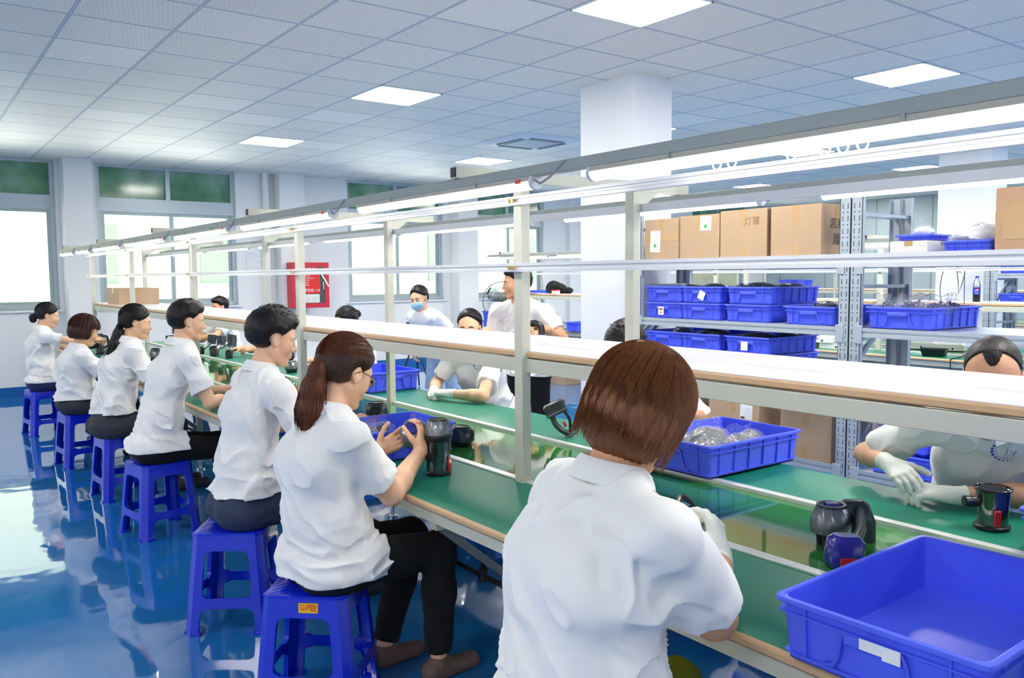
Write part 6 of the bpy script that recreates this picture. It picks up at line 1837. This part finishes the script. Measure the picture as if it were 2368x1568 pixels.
t = empty('hanging_cable', (8.25, 3.95, 1.60), label='thin black wires looped over the second bench\'s rail beside the bottle', cat='cable')
MB().tube([(0, .115, -.34), (0, .13, -.20), (0, .115, -.08), (0, .09, -.01), (0, .03, .0), (0, -.03, -.04), (0, -.07, -.045)], .0035, 6).build('wire', M_BLACK, t, smooth=True)
MB().tube([(0, .0, -.01), (0, -.06, .01), (0, -.10, -.02), (0, -.105, -.35)], .0035, 6).build('wire', M_BLACK, t, smooth=True)
MB().tube([(0, -.03, -.045), (0, -.045, -.15), (0, -.05, -.25), (0, -.08, -.16), (0, -.105, -.05)], .0035, 6).build('wire', M_BLACK, t, smooth=True)
t = empty('paper_stack', (8.6, 3.55, S2Z), label='loose white sheet on the second bench\'s shelf right of the bottle', cat='paper'); MB().box(-.12, .12, -.15, .15, 0, .004).build('sheet', M_PAPER, t)

KW = 'white foam trays on the second bench'
for k, (x, y, lab) in enumerate(((8.15, 5.45, 'white foam tray with slots, left of the rack upright'), (8.15, 5.1, 'white foam tray with slots, just behind the rack upright'), (8.1, 5.25, 'white foam tray stacked on the two by the rack upright'), (8.80, 4.55, 'white foam tray right of the rack upright'), (8.82, 4.25, 'white foam tray nearest the dark display stand'))):
    t = empty('foam_tray', (x, y, BT if k != 2 else BT + .062), .1 * k, label=lab + ' on the second bench', cat='tray', group=KW)
    mb = MB().box(-.13, .13, -.15, .15, 0, .03).box(-.13, .13, -.15, -.12, .03, .06).box(-.13, .13, .12, .15, .03, .06).box(-.13, -.11, -.12, .12, .03, .06).box(.11, .13, -.12, .12, .03, .06)
    mb.build('tray', mat('foam_white', (232, 234, 228), .8), t)
    MB().box(-.1305, -.13, -.05, -.03, .01, .03).build('slot', M_DARK, t)
t = empty('black_tray', (8.02, 4.0, BT), .2, label='black plastic scoop tray on the second green bench top', cat='tray')
MB().loft([rbox(.06, .09, 0, .01), rbox(.08, .115, .075, .012), rbox(.083, .118, .075, .012), rbox(.074, .108, .073, .01), rbox(.055, .085, .006, .01)], cap=False).build('tub', M_BLACK, t, smooth=True)
MB().box(-.055, .055, -.085, .085, .0, .006).build('bottom', M_BLACK, t)
t = empty('display_stand', (8.55, 3.85, BT), .3, label='dark monitor stand with red panel on the second bench, beside the buzz-cut head', cat='stand')
MB().loft([rbox(.10, .08, 0, .02), rbox(.09, .07, .02, .02), rbox(.03, .02, .03, .01)]).build('foot', M_BLACK, t, smooth=True)
MB().box(-.02, .02, -.03, .03, .02, .20).build('column', M_GUN, t, bevel=.004); MB().box(.03, .05, -.16, .16, .12, .20).build('red_panel', M_RED, t)
t = empty('power_cord', (7.82, 3.75, BT), label='black cord drooping over the second bench edge', cat='cable')
MB().tube([(.55, .1, .02), (.2, .0, .01), (0, .0, .004), (-.04, -.02, -.06), (-.04, -.02, -.30)], .006, 6).build('cord', M_BLACK, t, smooth=True)

# far end of the second line: bag, papers, box
t = empty('black_bag', (8.60, 10.35, S2Z), .3, label='crumpled black bag on the second bench\'s shelf near the big column', cat='bag')
sdf_mesh('bag', [ell(t.location + Vector((0, .05, .07)), (Vector((1, 0, 0)), Vector((0, 1, 0)), Vector((0, 0, 1))), (.14, .20, .10), .02), ell(t.location + Vector((0, .12, .11)), (Vector((1, 0, 0)), Vector((0, 1, 0)), Vector((0, 0, 1))), (.10, .12, .09), .03), ell(t.location + Vector((0, -.24, .05)), (Vector((1, 0, 0)), Vector((0, 1, 0)), Vector((0, 0, 1))), (.07, .10, .045), .03)],
         .010, mat('black_cloth', (18, 18, 20), .8), t, post=lambda p, d: np.maximum(d - .02 * (1 - np.abs(2 * vnoise(p * 14) - 1)) + .01, S2Z + .001 - p[:, 2]))
t = empty('red_box', (8.32, 10.08, S2Z), .2, label='small white box with red lid among papers on the second bench\'s shelf', cat='box')
MB().box(-.04, .04, -.05, .05, 0, .05).build('box', M_PAPER, t); MB().box(-.042, .042, -.052, .052, .05, .068).build('lid', M_RED, t)
t = empty('white_box', (8.55, 9.30, S2Z), 0, label='white carton on the second bench\'s shelf against the big column\'s edge', cat='box'); MB().box(-.12, .12, -.14, .14, 0, .15).build('box', mat('white_board', (222, 220, 216), .7), t, bevel=.003)
for k, (x, y, rz) in enumerate(((8.45, 9.85, .3), (8.60, 9.75, -.2), (8.40, 10.6, .1))):
    t = empty('paper_sheet', (x, y, S2Z + .003 * k), rz, label='paper', cat='paper'); 
    t['label'] = 'white paper sheet lying %s on the second bench\'s shelf' % ('before the black bag', 'half under another by the white carton', 'left of the red-lidded box')[k]
    MB().box(-.12, .12, -.17, .17, 0, .003).build('sheet', M_PAPER, t)
crate((8.62, 10.75, S2Z), radians(90), 'shallow blue crate behind the papers on the second bench\'s shelf', L=.5, W=.34, Hh=.05, far=True, handle=False)
KT = 'gear-like moulded parts on the second bench'
for k in range(14):
    x, y = 8.0 + .25 * rnd.random(), 9.55 + .5 * rnd.random() if k < 8 else 10.6 + .4 * rnd.random()
    t = empty('moulded_part', (x, y + k * .0, BT + .002), k, label=('small %s moulded part in the heap on the second bench behind the standing worker\'s elbow' % ('pale' if k < 8 else 'violet')), cat='part', group=KT + (' (pale)' if k < 8 else ' (violet)'))
    mm = mat('pale_part', (222, 222, 206), .5) if k < 8 else M_PURPLE
    MB().lathe([(.03, 0), (.035, .01), (.02, .03), (.012, .045)], 12, mod=lambda th, i: 1 + .25 * cos(th * 5)).build('rosette', mm, t, smooth=True)
crate((7.90, 9.05, BT), 0, 'blue crate on the second bench partly behind the big column', L=.3, W=.3, far=True, handle=False)
carton(7.55, 8.0, 8.95, 9.5, 0, .28, 'large worn carton with blue sticker on the floor behind the standing worker')
carton(7.95, 8.35, 9.4, 9.85, 0.282 - .282, .30, 'carton standing under the second bench by the big column')
o = [o_ for o_ in COL.objects if o_.get('label', '').startswith('large worn carton')][0]
MB().cyl((-.2255, .12, .22), (-.2265, .12, .22), .025, 16).build('blue_sticker', mat('sticker_blue', (40, 140, 220), .4), o)
for k, (x, y) in enumerate(((8.3, 5.3), (8.35, 4.6), (8.4, 3.6), (8.3, 3.0), (8.5, 6.1))):
    carton(x - .22, x + .22, y - .22, y + .22, 0, .34 + .03 * (k % 3), 'carton under the second bench, %s' % ('left of the rack upright', 'seen just right of the rack upright', 'behind the buzz-cut head', 'at the right edge', 'farthest left under it')[k], 'cartons under the second bench', open_=(k % 2 == 0))
# third line bits
for k, (y, w_) in enumerate(((11.3, .5), (10.35, .40), (10.0, .22))):
    crate((14.75, y, S2Z), radians(90), 'distant blue crate on the third bench\'s shelf, %s' % ('leftmost', 'middle', 'rightmost and smallest')[k], L=w_ * .8, W=.36, Hh=.17 if k else .10, far=True, handle=False, group='distant crates on the third shelf')

# pedestal fan
t = empty('pedestal_fan', (6.20, 8.60, 0), radians(245), label='grey pedestal fan with wire guard behind the standing worker', cat='fan')
M_WIRE = mat('fan_wire', (120, 128, 116), .4, metal=.4)
MB().lathe([(.22, 0), (.22, .02), (.05, .04), (.02, .06)], 28).build('base', mat('fan_grey', (150, 156, 152), .4), t, smooth=True)
MB().cyl((0, 0, .04), (0, 0, 1.16), .018, 12).build('pole', mat('fan_grey', (150, 156, 152), .4), t, smooth=True)
mo = MB(); mo.T = Matrix.Translation((0, 0, 1.23)) @ Matrix.Rotation(pi / 2, 4, 'Y'); mo.lathe([(.03, -.14), (.06, -.12), (.065, -.03), (.04, 0)], 20)
mo.build('motor', mat('fan_motor', (96, 102, 84), .4), t, smooth=True)
RF = .25
g_ = MB()
for s_ in (-1, 1):
    for k in range(44):
        a = 2 * pi * k / 44
        g_.tube([(.07 + s_ * .055, .03 * cos(a), 1.23 + .03 * sin(a)), (.07 + s_ * .05, RF * .55 * cos(a), 1.23 + RF * .55 * sin(a)), (.07 + s_ * .01, RF * cos(a), 1.23 + RF * sin(a))], .0014, 4, cap=False)
    for rr in (RF * .35, RF * .7): g_.tube([(.07 + s_ * .052 * (1 - rr / RF * .3), rr * cos(2 * pi * k / 40), 1.23 + rr * sin(2 * pi * k / 40)) for k in range(40)], .0016, 4, closed=True)
g_.tube([(.07, RF * cos(2 * pi * k / 48), 1.23 + RF * sin(2 * pi * k / 48)) for k in range(48)], .006, 6, closed=True)
g_.build('guard', M_WIRE, t)
for k in range(3):
    a = k * 2 * pi / 3 + .4; b = MB(); vs = []
    for i in range(7):
        r = .04 + .19 * i / 6; w = .035 + .05 * sin(pi * i / 6.5)
        for s_ in (-1, 1): vs.append((.07 + s_ * .018, r * cos(a) - s_ * w * sin(a), 1.23 + r * sin(a) + s_ * w * cos(a)))
    b.add(vs, [(2 * i, 2 * i + 2, 2 * i + 3, 2 * i + 1) for i in range(6)])
    bo = b.build('blade', M_CLEAR, t, smooth=True); sd = bo.modifiers.new('t', 'SOLIDIFY'); sd.thickness = .003
# camera tripod
t = empty('camera_tripod', (5.74, 10.0, 0), 0, label='black tripod with a small camera on top, behind the white shelf', cat='tripod')
for k, (x, y) in enumerate(((.17, .20), (-.25, .06), (.08, -.26))):
    MB().tube([(0, 0, .72), (x, y, .01)], [.014, .010], 8).build('leg', M_BLACK, t, smooth=True)
MB().cyl((0, 0, .45), (0, 0, .84), .013, 10).build('centre_column', M_BLACK, t, smooth=True)
MB().box(-.05, .05, -.03, .03, .84, .86).build('head', M_BLACK, t, bevel=.003)
MB().box(-.12, .10, -.04, .04, .862, .93).build('camera_body', M_DARK, t, bevel=.008)
MB().box(-.06, .0, -.0412, -.040, .90, .925).build('yellow_mark', mat('mark_yellow', (220, 200, 40), .5), t)
# crates behind the standing worker, on a trolley shelf
t = empty('side_table', (6.85, 9.6, 0), 0, label='plain cream side table by the window carrying blue crates', cat='table')
MB().box(-.35, .35, -.4, .4, .78, .80).build('tabletop', M_CREAM, t)
for a in (-.32, .32):
    for b in (-.37, .37): MB().box(a - .015, a + .015, b - .015, b + .015, 0, .78).build('leg', M_CREAM, t)
crate((6.85, 9.45, .80), 0, 'lower blue crate of the pair behind the fan', L=.5, W=.38, far=True, handle=False, group='crates behind the fan')
crate((6.85, 9.45, .935), 0, 'upper blue crate of the pair behind the fan', L=.5, W=.38, far=True, handle=False, group='crates behind the fan')

# printed figures on the standing person's T-shirt
tee = [o_ for o_ in COL.objects if o_.name.startswith('shirt') and o_.data.materials[0].name == 'tee_white'][0]
def blobp(x, y, rx, ry, n=14, w=.15, ph=0): return [(x + rx * (1 + w * sin(3 * t_ + ph)) * cos(t_), y + ry * (1 + w * cos(2 * t_ + ph)) * sin(t_)) for t_ in [2 * pi * k / n for k in range(n)]]
cf_ = Vector((cos(radians(205)), sin(radians(205)), -.35)).normalized(); cl_ = Vector((-sin(radians(205)), cos(radians(205)), 0))
yl, rd, bl = mat('tee_yellow', (236, 206, 60), .7), mat('tee_red', (196, 40, 60), .7), mat('tee_blue', (70, 110, 180), .7)
project_decal('shirt_print', tee, [(0, blobp(.0, .03, .022, .02)), (0, blobp(.006, -.01, .026, .028, ph=1)), (0, blobp(.05, -.02, .02, .03, ph=2)), (0, blobp(-.045, .03, .008, .012)), (1, blobp(-.012, -.055, .022, .018, ph=2)), (2, blobp(-.05, -.045, .02, .02, ph=1)), (1, blobp(-.03, .035, .005, .006)), (2, blobp(.03, -.06, .012, .012)), (1, blobp(.052, -.06, .01, .012))],
              [yl, rd, bl], Vector((4.18, 6.93, 1.08)), -cl_, Vector((0, 0, 1)), cf_)
